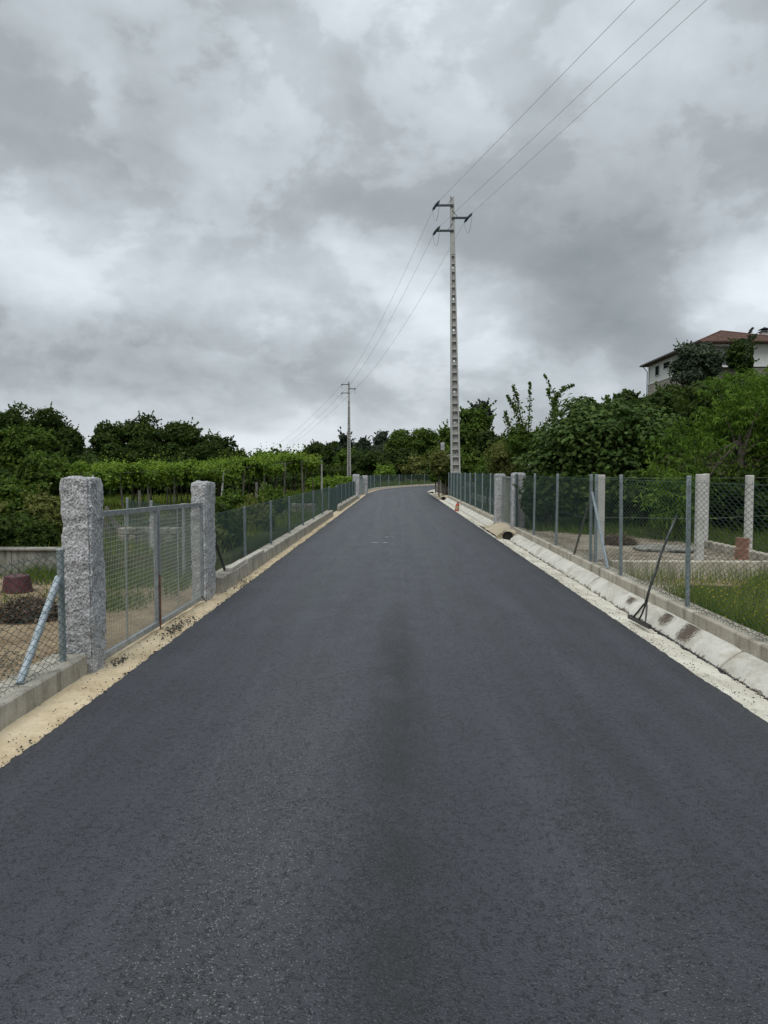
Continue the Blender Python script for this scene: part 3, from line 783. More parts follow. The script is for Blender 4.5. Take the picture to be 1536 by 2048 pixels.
o0 = Vector(fl.location)
obj('brace', MB().tube([(-2.56, 5.68, .80), (-2.57, 5.08, .155)], .026, 12).mesh('brace', PIPEM), fl, -o0)
fence('green mesh fence on the streaked kerb to the left, just past the double gate', [(-2.44, y) for y in (9.9, 12.03, 14.5, 17.0, 19.5, 22.0, 24.6, 27.0)], .2, .83, .80, False, .035, .0014, pmat=LPOST, cells=(.05, .05), skip=(0,))
fence('short green mesh gate closing the gap in the left kerb', [(-2.46, y) for y in (27.1, 30.4)], 0.0, 1.05, .95, False, -.035, .0022, name='mesh_gate', cells=(.05, .05))
fence('green mesh fence on the left running up to the far pair of granite pillars', [(-2.44, y) for y in (30.5, 33.1, 35.8, 38.4, 41.1, 43.9)], .2, .83, .81, False, .035, .0022, pmat=LPOST, cells=(.05, .05))
bp = offset_path(bend, .42); acc = 0; pp = [bp[0]]
for a, b in zip(bp[:-1], bp[1:]):
    acc += math.dist(a, b)
    if acc >= 2.4: pp.append(b); acc = 0
fence('long green fence curving round the far bend in front of the dark trees', pp, .12, 1.16, 1.12, False, .04, .0030, cells=(.07, .07), postr=.03)
sf = fence('short green side fence leading away behind the gate from the second pillar', [(-2.62, 10.0), (-3.05, 10.7), (-4.0, 12.2), (-4.9, 13.6)], .0, 1.12, 1.06, False, -.03, .0014, cells=(.045, .045))
bo = obj('brace_post', MB().tube([(-2.42, 9.93, .72), (-2.42, 10.55, .2)], .02, 8).mesh('brace_post', DKSTEEL))
tag(bo, 'dark slanting steel brace against the second granite pillar', 'brace')

# ------------------------------------------------------------------ double gate
def gate_leaf(parent, x, y0, y1, z0, z1a, z1b, px_, pz, rr=.0022, fr_=.022, name='gate_leaf', mid=True, rail=.05, mirror=False):
    m_ = MB()
    P = lambda y, z: Vector((x, y, z))
    def bar(a, b, w, d=.035):
        a = Vector(a); b = Vector(b); t = (b - a).normalized(); s = Vector((1, 0, 0)); n = t.cross(s)
        vs = [p + s * i * d / 2 + n * j * w / 2 for p in (a, b) for (i, j) in ((-1, -1), (1, -1), (1, 1), (-1, 1))]
        m_.add(vs, [(0, 3, 2, 1), (4, 5, 6, 7), (0, 1, 5, 4), (1, 2, 6, 5), (2, 3, 7, 6), (3, 0, 4, 7)])
    h = fr_
    bar(P(y0 + h, z0 + rail / 2), P(y1 - h, z0 + rail / 2), rail); bar(P(y0 + h, z1a - .02), P(y1 - h, z1b - .02), .045)
    bar(P(y0 + h / 2, z0), P(y0 + h / 2, z1a + .003), h * 1.6, .04); bar(P(y1 - h / 2, z0), P(y1 - h / 2, z1b + .003), h * 1.6, .04)
    lf = obj(name, m_.mesh(name, GALV), parent)
    segs = []
    nn = int((y1 - y0) / px_)
    for i in range(1, nn):
        y = y0 + (y1 - y0) * i / nn; zt = z1a + (z1b - z1a) * i / nn; segs.append(((x - .004, y, z0 + .04), (x - .004, y, zt - .03)))
    nv = int((z1a - z0) / pz)
    for i in range(1, nv): 
        z = z0 + .03 + (z1a - z0 - .05) * i / nv; segs.append(((x + .002, y0 + .02, z), (x + .002, y1 - .02, z - (z1a - z1b) * i / nv)))
    V, Fc = tubes_np(segs, rr, 4); me = npmesh('wire_grid', V, Fc); me.materials.append(WIREGR)
    obj('wire_grid', me, lf)
    if mid:
        y = (y0 + y1) / 2 * .62 + y0 * .38 + .12
        y = y0 + (y1 - y0) * .45
        obj('stiffener', MB().tube([(x - .02, y, z0 + .04), (x - .02, y, z1a - .04)], .008, 6).mesh('stiffener', GALV), lf)
    return lf
gt = thing('double_gate', 'grey galvanised double gate of wire grid between the two left granite pillars', 'gate', (-2.43, 6.28, 0))
o0 = Vector(gt.location); gt.location.x = -2.468; gt.rotation_euler = (0, 0, R_(-1.1))
for (a, b, za, zb) in ((6.25, 7.625, 1.265, 1.245), (7.665, 9.27, 1.245, 1.215)):
    l = gate_leaf(gt, -2.43, a, b, .02, za, zb, .036, .042); l.location = -o0
dots = MB()
for k in range(13): dots.lathe([(.004, 0), (.004, .004)], 8, Matrix.Translation((-2.412, 7.603, .09 + k * .09)) @ Matrix.Rotation(R_(90), 4, 'Y'))
obj('bolt_row', dots.mesh('bolt_row', DKSTEEL), gt, -o0, kind='stuff')
obj('drop_bolt', MB().tube([(-2.405, 7.645, -.01), (-2.405, 7.645, .55)], .008, 8).mesh('drop_bolt', RUST), gt, -o0)
obj('latch', MB().tube([(-2.40, 9.12, .09), (-2.36, 9.2, -.0)], .007, 6).mesh('latch', BLACKM), gt, -o0)
g2 = thing('small_gate', 'narrow galvanised wire gate between the two granite pillars on the right', 'gate', (3.08, 19.6, .1))
o0 = Vector(g2.location)
l = gate_leaf(g2, 3.08, 19.62, 22.02, .13, 1.46, 1.46, .05, .06, .0025, .03, mid=False); l.location = -o0
g3 = thing('metal_gate', 'distant blue-grey metal gate between the far pair of granite pillars', 'gate', (-2.42, 44.95, 0))
m_ = MB(); m_.box(-2.46, -2.42, 45.0, 52.9, .05, .12).box(-2.46, -2.42, 45.0, 52.9, 1.2, 1.27)
obj('frame', m_.mesh('frame', GPOST), g3, -Vector(g3.location))
for y in (45.1, 47.6, 50.2, 52.8): obj('upright', MB().box(-2.475, -2.405, y - .04, y + .04, .0, 1.28).mesh('upright', GPOST), g3, -Vector(g3.location))
for k in range(60):
    y = 45.2 + k * .129
    obj('bar', MB().box(-2.446, -2.434, y - .008, y + .008, .12, 1.2).mesh('bar', GPOST), g3, -Vector(g3.location))

# planks on the left kerb
for (ya, yb, lb) in ((10.5, 11.55, 'pale short plank lying on the left kerb, nearest the granite pillar'), (11.65, 13.0, 'pale longer plank lying on the left kerb beside the first fence post')):
    mm = MB().box(-.05, .05, 0, yb - ya, 0, .045, None).mesh('plank', PLANKM, bevel=.005)
    o = obj('plank', mm, loc=(-2.365, ya, .206)); o.rotation_euler = (0, 0, R_(.8 if ya < 11 else -.5)); tag(o, lb, 'plank')

# ------------------------------------------------------------------ right-hand plot
lw = wall_strip('low_wall', 0, .16, 0, 3.5, -.2, .27, PLINTH, None, None)
lw.location = (3.2, 11.28, 0); lw.rotation_euler = (0, 0, R_(-90)); lw.location = (3.19, 11.38, 0)
tag(lw, 'low pale concrete wall running across the plot behind the right fence', 'low wall')
wall_strip('low_wall', 5.70, 5.83, 11.5, 14.1, -.2, .32, PLINTH, 'low pale concrete wall heading away from the brick stack, between two concrete posts', 'low wall')
lw3 = wall_strip('low_wall', 0, .16, 0, 3.0, -.2, .27, PLINTH, None, None); lw3.location = (6.70, 11.38, 0); lw3.rotation_euler = (0, 0, R_(-90)); tag(lw3, 'continuation of the low pale concrete wall at the right edge of the plot', 'low wall')
def cpost(x, y, z0, z1, label, w_=.12):
    mm = MB().box(-w_ / 2, w_ / 2, -w_ / 2, w_ / 2, 0, z1 - z0).mesh('concrete_post', POSTC, bevel=.008)
    tag(obj('concrete_post', mm, loc=(x, y, z0)), label, 'post')
cpost(3.22, 12.0, -.1, 1.55, 'pale square concrete post behind the braced corner post of the right fence', .11)
cpost(4.67, 11.72, -.1, 1.56, 'wide pale concrete post rising behind the low wall, left one of a close pair', .115)
cpost(5.79, 14.25, -.1, 1.56, 'pale concrete post at the far end of the receding low wall', .095)
cpost(5.76, 12.45, .30, 1.54, 'pale concrete post near the right edge behind the terracotta bricks', .105)
bw = thing('straining_wires', 'thin wires strung between the pale concrete posts across the right plot', 'wire', (3.2, 11.8, 0))
for z in (.88, 1.5):
    obj('wire', MB().tube([(3.2, 11.9, z), (4.74, 11.63, z), (5.92, 12.36, z), (9, 12.2, z)], .0022, 4).mesh('wire', WIREGR), bw, -Vector(bw.location))
# terracotta hollow bricks
def hollow(w_, d, h):
    m_ = MB(); n = 7
    for k in range(n):
        z = h * k / n; m_.box(-w_ / 2 - .006, w_ / 2 + .006, -d / 2 - .006, d / 2 + .006, z, z + h / n * .62)
    m_.box(-w_ / 2 + .008, w_ / 2 - .008, -d / 2 + .008, d / 2 - .008, 0, h)
    return m_
bs = thing('brick_stack', 'leaning stack of ribbed terracotta bricks standing on the low wall', 'bricks', (5.20, 11.46, .272))
bs.rotation_euler = (R_(-2), R_(5), R_(8))
for k in range(2):
    bme = hollow(.15, .12, .165).mesh('brick', CLAY); bme.materials.append(CLAYP)
    for q_ in list(bme.polygons)[-6:]: q_.material_index = 1
    o = obj('brick', bme, bs, (0.004 * k, 0, k * .17))
    o.rotation_euler = (0, 0, R_(3 * k))
# round cover
wc = thing('well_cover', 'round grey concrete slab raised on a low ring in the gravel yard', 'well cover', (4.72, 13.35, .16))
obj('ring', MB().lathe([(.44, -.1), (.44, .07)], 32).mesh('ring', OLDWALL), wc)
obj('slab', MB().lathe([(.52, .07), (.53, .075), (.53, .10), (.51, .108)], 40).mesh('slab', OLDWALL), wc)

# black asphalt tool
tl = thing('asphalt_lute', 'black metal scraper with a long bent handle leaning on the right fence', 'tool', (2.74, 8.0, -.06))
Bh = D(1283, 1245, 7.95); T1 = D(1292, 1208, 7.98); K1 = D(1303, 1165, 8.0); K2 = D(1316, 1130, 8.02); E_ = D(1354, 1030, 8.12)
o0 = Vector(tl.location)
def P3(u, v, Y): return D(u, v, Y) - o0
hb = Vector((2.72, 8.0, -.045)) - o0
bl0 = P3(1258, 1233, 8.32); bl1 = P3(1300, 1254, 7.72)
bm_ = MB(); dv = (bl1 - bl0); t = dv.normalized(); nrm = Vector((-t.y, t.x, 0)).normalized(); up = t.cross(nrm)
vs = [p + nrm * a * .016 + Vector((0, 0, 1)) * b * .02 for p in (bl0, bl1) for (a, b) in ((-1, -1), (1, -1), (1, 1), (-1, 1))]
bm_.add(vs, [(0, 3, 2, 1), (4, 5, 6, 7), (0, 1, 5, 4), (1, 2, 6, 5), (2, 3, 7, 6), (3, 0, 4, 7)])
obj('blade', bm_.mesh('blade', BLACKM), tl)
hub = P3(1291, 1209, 8.0)
for k, s in enumerate((.22, .5, .78)):
    q = bl0.lerp(bl1, s) + Vector((0, 0, .02))
    obj('strut', MB().tube([hub + Vector((.004 * (k - 1), .03 * (1 - k), 0)), (hub + q) / 2 + Vector((.0, (1 - k) * .03, -.01)), q], .010, 8).mesh('strut', BLACKM), tl)
obj('socket', MB().tube([hub - Vector((0, 0, .012)), P3(1293, 1200, 8.0)], .017, 10).mesh('socket', BLACKM), tl)
hp = [P3(1293, 1202, 8.0), P3(1297, 1185, 8.0), P3(1303, 1165, 8.01), P3(1311, 1146, 8.02), P3(1316, 1128, 8.03), P3(1322, 1108, 8.04), P3(1337, 1070, 8.08), P3(1354, 1030, 8.13)]
obj('handle', MB().tube(hp, [.0135, .0135, .0135, .014, .0135, .013, .0125, .012], 10).mesh('handle', HANDLEM, smooth=True), tl)

# little canister far down the gutter
cn = thing('canister', 'small beige canister with a red shoulder and dark cap on the far gutter edge', 'canister', (2.46, 31.0, -.02))
obj('body', MB().lathe([(.075, 0), (.085, .02), (.085, .19), (.07, .21)], 16).mesh('body', BEIGE), cn)
obj('base_band', MB().lathe([(.088, .0), (.09, .005), (.09, .05), (.088, .055)], 16).mesh('base_band', REDP), cn)
obj('shoulder', MB().lathe([(.072, .21), (.075, .25), (.045, .31), (.03, .32)], 16).mesh('shoulder', REDP), cn)
obj('cap', MB().lathe([(.03, .32), (.035, .33), (.035, .36), (.02, .37)], 12).mesh('cap', BLACKM), cn)
obj('handle', MB().tube([(.07, -.02, .26), (.14, -.02, .30), (.15, -.02, .18), (.10, -.02, .06)], .008, 6).mesh('handle', PLANKM), cn)
cn.rotation_euler = (0, R_(8), 0)

# ------------------------------------------------------------------ left yard
ow = thing('block_wall', 'old stained concrete wall with mossy coping at the back of the left yard', 'wall', (-9, 11.2, 0))
obj('wall_face', MB().box(0, 4.4, 0, .18, -.2, .41).mesh('wall_face', OLDWALL), ow)
obj('coping', MB().box(-.02, 4.42, -.04, .22, .412, .45).mesh('coping', OLDWALL, bevel=.01), ow)
for k in range(5):
    obj('pilaster', MB().box(.3 + k * .95, .36 + k * .95, -.012, 0.0, -.1, .41).mesh('pilaster', OLDWALL), ow)
tub = thing('upturned_tub', 'dark maroon upturned plastic tub in front of the stained wall', 'tub', (-5.07, 9.95, .0))
obj('shell', MB().lathe([(.185, 0), (.19, .006), (.16, .205), (.155, .215), (.12, .212)], 28).mesh('shell', MAROON, smooth=False), tub)
obj('rim', MB().lathe([(.19, .0), (.2, .002), (.2, .018), (.19, .02)], 28).mesh('rim', MAROON), tub)
for v_ in tub.children: v_.scale = (1, 1, 1)
# dry stone wall pieces behind the gate
def stone_wall(label, x0, x1, y, z0, z1, dp=.3, sw=.28, sh=.14, along='x', rot=0, nmax=300, name='stone_wall', mat=STONE):
    t = thing(name, label, 'wall', (x0, y, z0), rz=rot)
    L = x1 - x0; hh = z1 - z0
    obj('core', MB().box(.03, L - .03, .05, dp - .03, -.2, hh - .05).mesh('core', MORTAR), t)
    meshes = []
    for k in range(6):
        mm = MB().box(-.5, .5, 0, 1, -.5, .5).mesh('stone', mat)
        import bmesh
        bm = bmesh.new(); bm.from_mesh(mm); bmesh.ops.bevel(bm, geom=bm.edges[:], offset=.12, segments=1, affect='EDGES')
        for v in bm.verts: v.co += Vector([random.uniform(-.05, .05) for _ in range(3)])
        bm.to_mesh(mm); bm.free(); meshes.append(mm)
    z = 0; cnt = 0
    while z < hh - .02:
        rh = sh * random.uniform(.8, 1.25); x = -random.uniform(0, sw * .4)
        while x < L and cnt < nmax:
            w_ = sw * random.uniform(.6, 1.4)
            o = obj('stone', meshes[random.randrange(6)], t, (x + w_ / 2, random.uniform(-.03, .0), z + rh / 2))
            o.scale = (w_ * .97, dp + .02, rh * .96); o.rotation_euler = (0, R_(random.uniform(-3, 3)), R_(random.uniform(-3, 3))); cnt += 1
            x += w_
        z += rh
    return t
stone_wall('low dark dry-stone wall seen through the far leaf of the double gate', -4.9, -3.5, 13.2, .1, .62, .3, .2, .12)
stone_wall('low rough stone wall crossing the field behind the left mesh fence', -8.3, -3.1, 28.5, -.1, .38, .35, .35, .16)
gp = granite('stone_post', (-3.9, 12.0, 0), .10, .10, .86, 'short squared granite post in the field behind the double gate', .006, 0, .03, 31); gp['category'] = 'post'
bd = thing('board_heap', 'heap of weathered grey boards leaning on each other in the field behind the gate', 'boards', (-5.4, 14.3, .25))
for k in range(9):
    o = obj('board', MB().box(-.03, .03, -.008, .008, 0, .75).mesh('board', WOOD), bd, (.09 * k - .4, .03 * (k % 3), 0))
    o.rotation_euler = (R_(random.uniform(-15, 15)), R_(-38 + random.uniform(-14, 14)), 0)

# ------------------------------------------------------------------ concrete poles
PH = 16.85
def make_pole(detail=True):
    t = thing('utility_pole', '', 'utility pole')
    zb, zs = .0, 13.7            # recessed from the ground up to zs, solid above
    hw = lambda z: .285 - (.285 - .108) * z / PH
    dp_ = lambda z: .20 - .11 * z / PH
    fl_ = lambda z: .085 - .030 * z / PH
    sh = MB()
    for s in (-1, 1):
        vs = []
        for z in (0, zs):
            a, b = s * hw(z), s * (hw(z) - fl_(z)); d = dp_(z)
            vs += [(a, -d, z), (b, -d, z), (b, d, z), (a, d, z)]
        sh.add(vs, [(0, 1, 2, 3), (7, 6, 5, 4), (0, 4, 5, 1), (1, 5, 6, 2), (2, 6, 7, 3), (3, 7, 4, 0)])
    a, d, a2, d2 = hw(zs), dp_(zs), hw(PH), dp_(PH)
    sh.add([(-a, -d, zs + .002), (a, -d, zs + .002), (a, d, zs + .002), (-a, d, zs + .002), (-a2, -d2, PH), (a2, -d2, PH), (a2, d2, PH), (-a2, d2, PH)], [(3, 2, 1, 0), (4, 5, 6, 7), (0, 1, 5, 4), (1, 2, 6, 5), (2, 3, 7, 6), (3, 0, 4, 7)])
    obj('shaft', sh.mesh('shaft', POLEM), t)
    st = .44; k = 0; z = .0
    while z < zs - .2:
        z2 = min(z + st, zs); i0 = hw(z) - fl_(z); i1 = hw(z2) - fl_(z2); q = .03
        w_ = MB()
        if k % 4 == 1:      # pierced panel
            zc = (z + z2) / 2; r = .055; n = 12
            for y in (-.01, .03):
                for j in range(n):
                    an = 2 * math.pi * j / n; w_.v.append((r * math.cos(an), y, zc + r * math.sin(an)))
                for j in range(n):
                    an = 2 * math.pi * j / n; ca, sa = math.cos(an), math.sin(an); m1 = max(abs(ca), abs(sa)); w_.v.append((ca / m1 * (i0 + i1) / 2 * .995, y, zc + sa / m1 * (z2 - z) / 2))
            for j in range(n):
                j2 = (j + 1) % n
                w_.f += [(j, j2, n + j2, n + j), (2 * n + j, 3 * n + j, 3 * n + j2, 2 * n + j2), (j, 2 * n + j, 2 * n + j2, j2)]
        else:
            w_.add([(-i0, -.01, z), (i0, -.01, z), (i0, .03, z), (-i0, .03, z), (-i1, -.01, z2), (i1, -.01, z2), (i1, .03, z2), (-i1, .03, z2)], [(3, 2, 1, 0), (4, 5, 6, 7), (0, 1, 5, 4), (1, 2, 6, 5), (2, 3, 7, 6), (3, 0, 4, 7)])
        obj('web_panel', w_.mesh('web_panel', POLEM), t)
        d = dp_(z2) * .93
        obj('rung', MB().box(-i1 + .001, i1 - .001, -d, d, z2 - .035, z2 + .03).mesh('rung', POLEM), t)
        z = z2; k += 1
    bh = MB()
    for j in range(11): bh.lathe([(.012, -dp_(14) - .004), (.012, -dp_(14) + .03)], 8, Matrix.Translation((0, 0, 14.1 + j * .22)) @ Matrix.Rotation(R_(-90), 4, 'X'))
    obj('bolt_row', bh.mesh('bolt_row', DKSTEEL), t, kind='stuff')
    ends = []
    for (z, s) in ((PH - .42, -1), (PH - 1.12, 1), (PH - 1.83, -1)):
        L = 1.02 if s < 0 else .92
        a = MB().box(min(s * L, -s * .06), max(s * L, -s * .06), -.16, -.085, z - .06, z + .05)
        a.box(min(s * L, -s * .06), max(s * L, -s * .06), -.085, -.01, z + .03, z + .05)
        obj('crossarm', a.mesh('crossarm', DKSTEEL), t)
        obj('crossarm_stay', MB().tube([(s * .28, -.12, z + .05), (-s * .0, -.12, z + .42)], .014, 6).mesh('crossarm_stay', DKSTEEL), t)
        tip = Vector((s * (L - .06), -.12, z)); ends.append((tip, s))
    obj('top_cap', MB().box(-.10, -.04, -.05, .05, PH, PH + .10).box(.05, .09, -.05, .05, PH, PH + .07).mesh('top_cap', DKSTEEL), t)
    obj('number_plate', MB().box(-.30, -.27, -.21, -.05, .72, .98).mesh('number_plate', DKSTEEL), t)
    return t, ends
def add_insulators(t, ends, dfwd, dback):
    """each arm tip carries one string each way and a slack jumper below"""
    pts = []
    for tip, s in ends:
        out = []
        for d in (dback, dfwd):
            d = Vector(d).normalized(); ax = d
            M = Matrix.Translation(tip) @ ax.to_track_quat('Z', 'Y').to_matrix().to_4x4()
            prof = [(.015, 0), (.015, .08)]
            for k in range(3): prof += [(.03, .10 + k * .13), (.075, .125 + k * .13), (.08, .145 + k * .13), (.04, .165 + k * .13)]
            prof += [(.018, .50), (.03, .53), (.03, .62), (.012, .64)]
            obj('insulator', MB().lathe(prof, 14, M).mesh('insulator', GLASSI), t); out.append(tip + d * .62)
        a, b = out; jp = []
        for k in range(13):
            u = k / 12; p = a.lerp(b, u); p.z -= .85 * math.sin(math.pi * u) ** .8; jp.append(p)
        obj('jumper', MB().tube(jp, .011, 5).mesh('jumper', LINEM), t); pts.append((a, b))
    return pts
B1 = D(911.5, 986, 43.6); B1.z = .0
top1 = D(904.5, 398, 43.6)
p1 = Vector((3.41, 43.7, .25)); p2 = Vector((-6.38, 100, .1)); p3 = D(514.5, 943, 330); p3.z = -1
pole1, ends = make_pole()
tag(pole1, 'tall pale concrete utility pole with ladder-like recesses behind the right fence')
pole1.location = p1; pole1.rotation_euler = (0, R_(-1.0), R_(3))
fw = (p2 - p1).normalized(); fw.z = -.10; bk = Vector((.274, -1, .10)).normalized()
ins1 = add_insulators(pole1, ends, fw, bk)
pole2, ends2 = make_pole(); tag(pole2, 'distant concrete utility pole beyond the vines and the far granite pillars')
pole2.location = p2; pole2.scale = (.95, 1.1, .79)
ins2 = add_insulators(pole2, ends2, (-.2, 1, -.05), (.137, -1, -.05))
bpy.context.view_layer.update()
def W(o, p): return o.matrix_world @ p
pole3 = thing('utility_pole', 'tiny utility pole on the skyline above the vineyard trees at left', 'utility pole', p3)
obj('shaft', MB().box(-.2, .2, -.2, .2, 0, 13.0).mesh('shaft', POLEM), pole3)
for z, s in ((12.6, -1), (11.3, 1), (10.3, -1)):
    obj('crossarm', MB().box(min(0, s * 1.6), max(0, s * 1.6), -.26, -.2, z, z + .14).mesh('crossarm', DKSTEEL), pole3)
def wire(a, b, sag, r0, r1, label, grp):
    pts = []; n = 28
    for k in range(n + 1):
        u = k / n; p = Vector(a).lerp(Vector(b), u); p.z -= sag * 4 * u * (1 - u); pts.append(p - Vector(a))
    rs = [r0 + (r1 - r0) * k / n for k in range(n + 1)]
    o = obj('power_line', MB().tube(pts, rs, 4).mesh('power_line', LINEM), loc=Vector(a)); tag(o, label, 'power line', grp)
nm = ['top', 'middle', 'lowest']; nm3 = ['upper left', 'right', 'lower left']
ups = ((1270, 0), (1413, 0), (1360, 0))
for k in range(3):
    a = W(pole1, ins1[k][0]); b = D(ups[k][0], ups[k][1], 14.0)
    # same straight run carried on past the camera
    b2 = a + (b - a) * 1.75
    wire(a, b2, .0, .0068, .002, f'overhead wire from the {nm3[k]} arm of the tall pole, rising to the top right', 'wires overhead at the top right')
    a = W(pole1, ins1[k][1]); b = W(pole2, ins2[k][0])
    wire(a, b, 1.0, .0065, .011, f'overhead wire between the tall and the distant pole, from the {nm3[k]} arm', 'wires between the two nearer poles')
    a = W(pole2, ins2[k][1]); b = p3 + Vector(((-1.5, 1.5, -1.5)[k], 0, (12.7, 11.4, 10.4)[k]))
    wire(a, b, 3.5, .011, .022, f'faint overhead wire running left from the {nm3[k]} arm of the distant pole', 'faint wires beyond the distant pole')

# ------------------------------------------------------------------ house on the hill
hs = thing('hill_house', 'white house with a terracotta hipped roof and stone ground floor up on the hill', 'house', (37.1, 93, 10.5))
ho = Vector(hs.location)
def hob(name, mb, mat, par=hs, **k): return obj(name, mb.mesh(name, mat), par, -ho if par is hs else None, **k)
X0, X1, Y0, Y1 = 37.1, 48.6, 93.0, 112.4
# upper floor: left wing wall plus front with loggia between X 38.0 and 41.2
lg0, lg1 = 37.9, 41.35
hob('wall', MB().box(X0, X0 + .3, Y0 + .01, Y1, 14.35, 17.22), WHITEW)
hob('wall', MB().box(X0 + .301, lg0, Y0, Y0 + .3, 14.35, 17.22), WHITEW)
hob('wall', MB().box(lg1 + .25, X1, Y0, Y0 + .3, 14.35, 17.22), WHITEW)
hob('wall', MB().box(X0 + .31, X1, Y1 - .3, Y1 - .01, 14.35, 17.22), WHITEW)
hob('wall', MB().box(X1 - .3, X1 - .003, Y0 + .31, Y1 - .31, 14.35, 17.22), WHITEW)
hob('loggia_wall', MB().box(X0 + .31, lg1 + .5, Y0 + 1.8, Y0 + 2.0, 14.42, 17.2), WHITEW)
hob('loggia_wall', MB().box(lg1 + .26, lg1 + .46, Y0 + .31, Y0 + 1.79, 14.42, 17.2), WHITEW)
hob('lintel', MB().box(lg0 + .001, lg1 + .249, Y0 + .01, Y0 + .28, 16.85, 17.215), WHITEW)
hob('column', MB().box(lg1 - .05, lg1 + .2, Y0 + .012, Y0 + .27, 14.42, 16.849), WHITEW)
d_ = hob('door', MB().box(38.6, 39.75, Y0 + 1.74, Y0 + 1.795, 14.43, 16.35), SHUTTER)
bl = hob('balcony', MB().box(lg0 + .1, lg1 + .1, Y0 - .9, Y0 - .002, 14.2, 14.4), WHITEW)
rl = MB().box(lg0 + .12, lg1 + .08, Y0 - .86, Y0 - .82, 15.28, 15.34)
obj('railing', rl.mesh('railing', DKSTEEL), bl)
for k in range(24): obj('baluster', MB().box(lg0 + .15 + k * .145, lg0 + .175 + k * .145, Y0 - .85, Y0 - .825, 14.4, 15.28).mesh('baluster', DKSTEEL), bl)
sf_ = MB().box(X0 - .05, X0 + .28, Y0 - .05, Y1 + .05, 9.5, 14.33); 
hob('ground_floor', sf_, MORTAR)
gfb = hob('ground_floor_front', MB().box(X0 + .281, X1, Y0 - .03, Y0 + .3, 9.5, 14.2), MORTAR)
# facing stones of the left ground-floor wall
import bmesh as _bm
k = 0; z = 11.2; smesh = MB().box(0, .05, 0, 1, 0, 1).mesh('stone', ASHLAR, bevel=.012)
while z < 14.1:
    y = Y1 + random.uniform(-.3, 0)
    while y > Y0 + .4 and k < 290:
        L = random.uniform(.5, 1.1)
        o = obj('stone', smesh, hs, Vector((X0 - .09, y - L, z)) - ho); o.scale = (1, L * .97, .40); y -= L; k += 1
    z += .42
hob('string_course', MB().box(X0 - .08, X0 + .1, Y0 - .06, Y1 + .08, 14.331, 14.42), WHITEW)
def hwin(y0, y1, z0, z1, leaves=2):
    f = hob('window', MB().box(X0 - .10, X0 - .03, y0 - .08, y0, z0 - .06, z1 + .06).box(X0 - .10, X0 - .03, y1, y1 + .08, z0 - .06, z1 + .06).box(X0 - .098, X0 - .03, y0, y1, z1, z1 + .06).box(X0 - .13, X0 - .03, y0 - .1, y1 + .1, z0 - .12, z0 - .061), WHITEW)
    ww = (y1 - y0) / leaves
    for j in range(leaves):
        s_ = obj('shutter', MB().box(X0 - .085, X0 - .045, y0 + j * ww + .02, y0 + (j + 1) * ww - .02, z0, z1).mesh('shutter', SHUTTER), f)
hwin(107.7, 109.2, 15.3, 16.6)
hwin(103.6, 105.9, 15.85, 16.6, 3)
hwin(107.7, 109.2, 12.7, 13.8)
# corner porch at the far end
hob('corner_pillar', MB().box(X0 - .06, X0 - .005, Y1 - .5, Y1 - .1, 14.43, 17.2), POSTC)
obj('downpipe', MB().tube([(X0 - .7, Y1 + .5, 17.1), (X0 - .15, Y1 + .1, 16.3), (X0 - .15, Y1 + .1, 10.5)], .06, 6).mesh('downpipe', DKSTEEL), hs, -ho)
obj('downpipe', MB().tube([(46.1, Y0 - .1, 17.2), (46.1, Y0 - .1, 12)], .07, 6).mesh('downpipe', DKSTEEL), hs, -ho)
EX0, EX1, EY0, EY1, EZ = 36.2, 49.5, 91.8, 113.4, 17.22
AP = Vector((42.0, 99.3, 19.75))
roof = hob('roof', MB().add([(EX0, EY0, EZ), (EX1, EY0, EZ), (EX1, EY1, EZ), (EX0, EY1, EZ), tuple(AP), (EX0, EY0, EZ - .12), (EX1, EY0, EZ - .12), (EX1, EY1, EZ - .12), (EX0, EY1, EZ - .12)],
    [(0, 1, 4), (1, 2, 4), (2, 3, 4), (3, 0, 4), (5, 6, 1, 0), (6, 7, 2, 1), (7, 8, 3, 2), (8, 5, 0, 3), (8, 7, 6, 5)]), TILE)
# rows of round tiles running up each slope
tm = MB()
def slope_rows(A, B, apex, step=.27, r=.075):
    A = Vector(A); B = Vector(B); e = (B - A).normalized(); L = (B - A).length; w_ = apex - A; s0 = w_.dot(e); upv = w_ - e * s0; h = upv.length; uu = upv / h
    nn = e.cross(uu); nn = nn if nn.z > 0 else -nn
    s = step / 2
    while s < L:
        hh = h * (s / s0 if s < s0 else (L - s) / (L - s0))
        p = A + e * s; q = p + uu * hh
        vs = []
        for pt in (p - uu * .08, q):
            for a in (0, 60, 120, 180): vs.append(pt + e * r * math.cos(R_(a)) + nn * (r * math.sin(R_(a)) + .005))
        tm.add(vs, [(0, 1, 5, 4), (1, 2, 6, 5), (2, 3, 7, 6), (0, 3, 2, 1)])
        s += step
slope_rows((EX0, EY0, EZ), (EX1, EY0, EZ), AP); slope_rows((EX0, EY1, EZ), (EX0, EY0, EZ), AP)
obj('tile_rows', tm.mesh('tile_rows', TILE), roof, kind='stuff')
for c_ in ((EX0, EY0), (EX1, EY0), (EX0, EY1)):
    obj('hip_cap', MB().tube([(c_[0], c_[1], EZ + .04), tuple(AP + Vector((0, 0, .06)))], .11, 6).mesh('hip_cap', TILE), roof)
obj('gutter', MB().tube([(EX0 - .08, EY0, EZ - .05), (EX0 - .08, EY1, EZ - .05)], .09, 6).mesh('gutter', DKSTEEL), roof)
ch = obj('chimney', MB().box(46.0, 46.9, 96.5, 97.3, 17.6, 19.2).mesh('chimney', POSTC), roof)
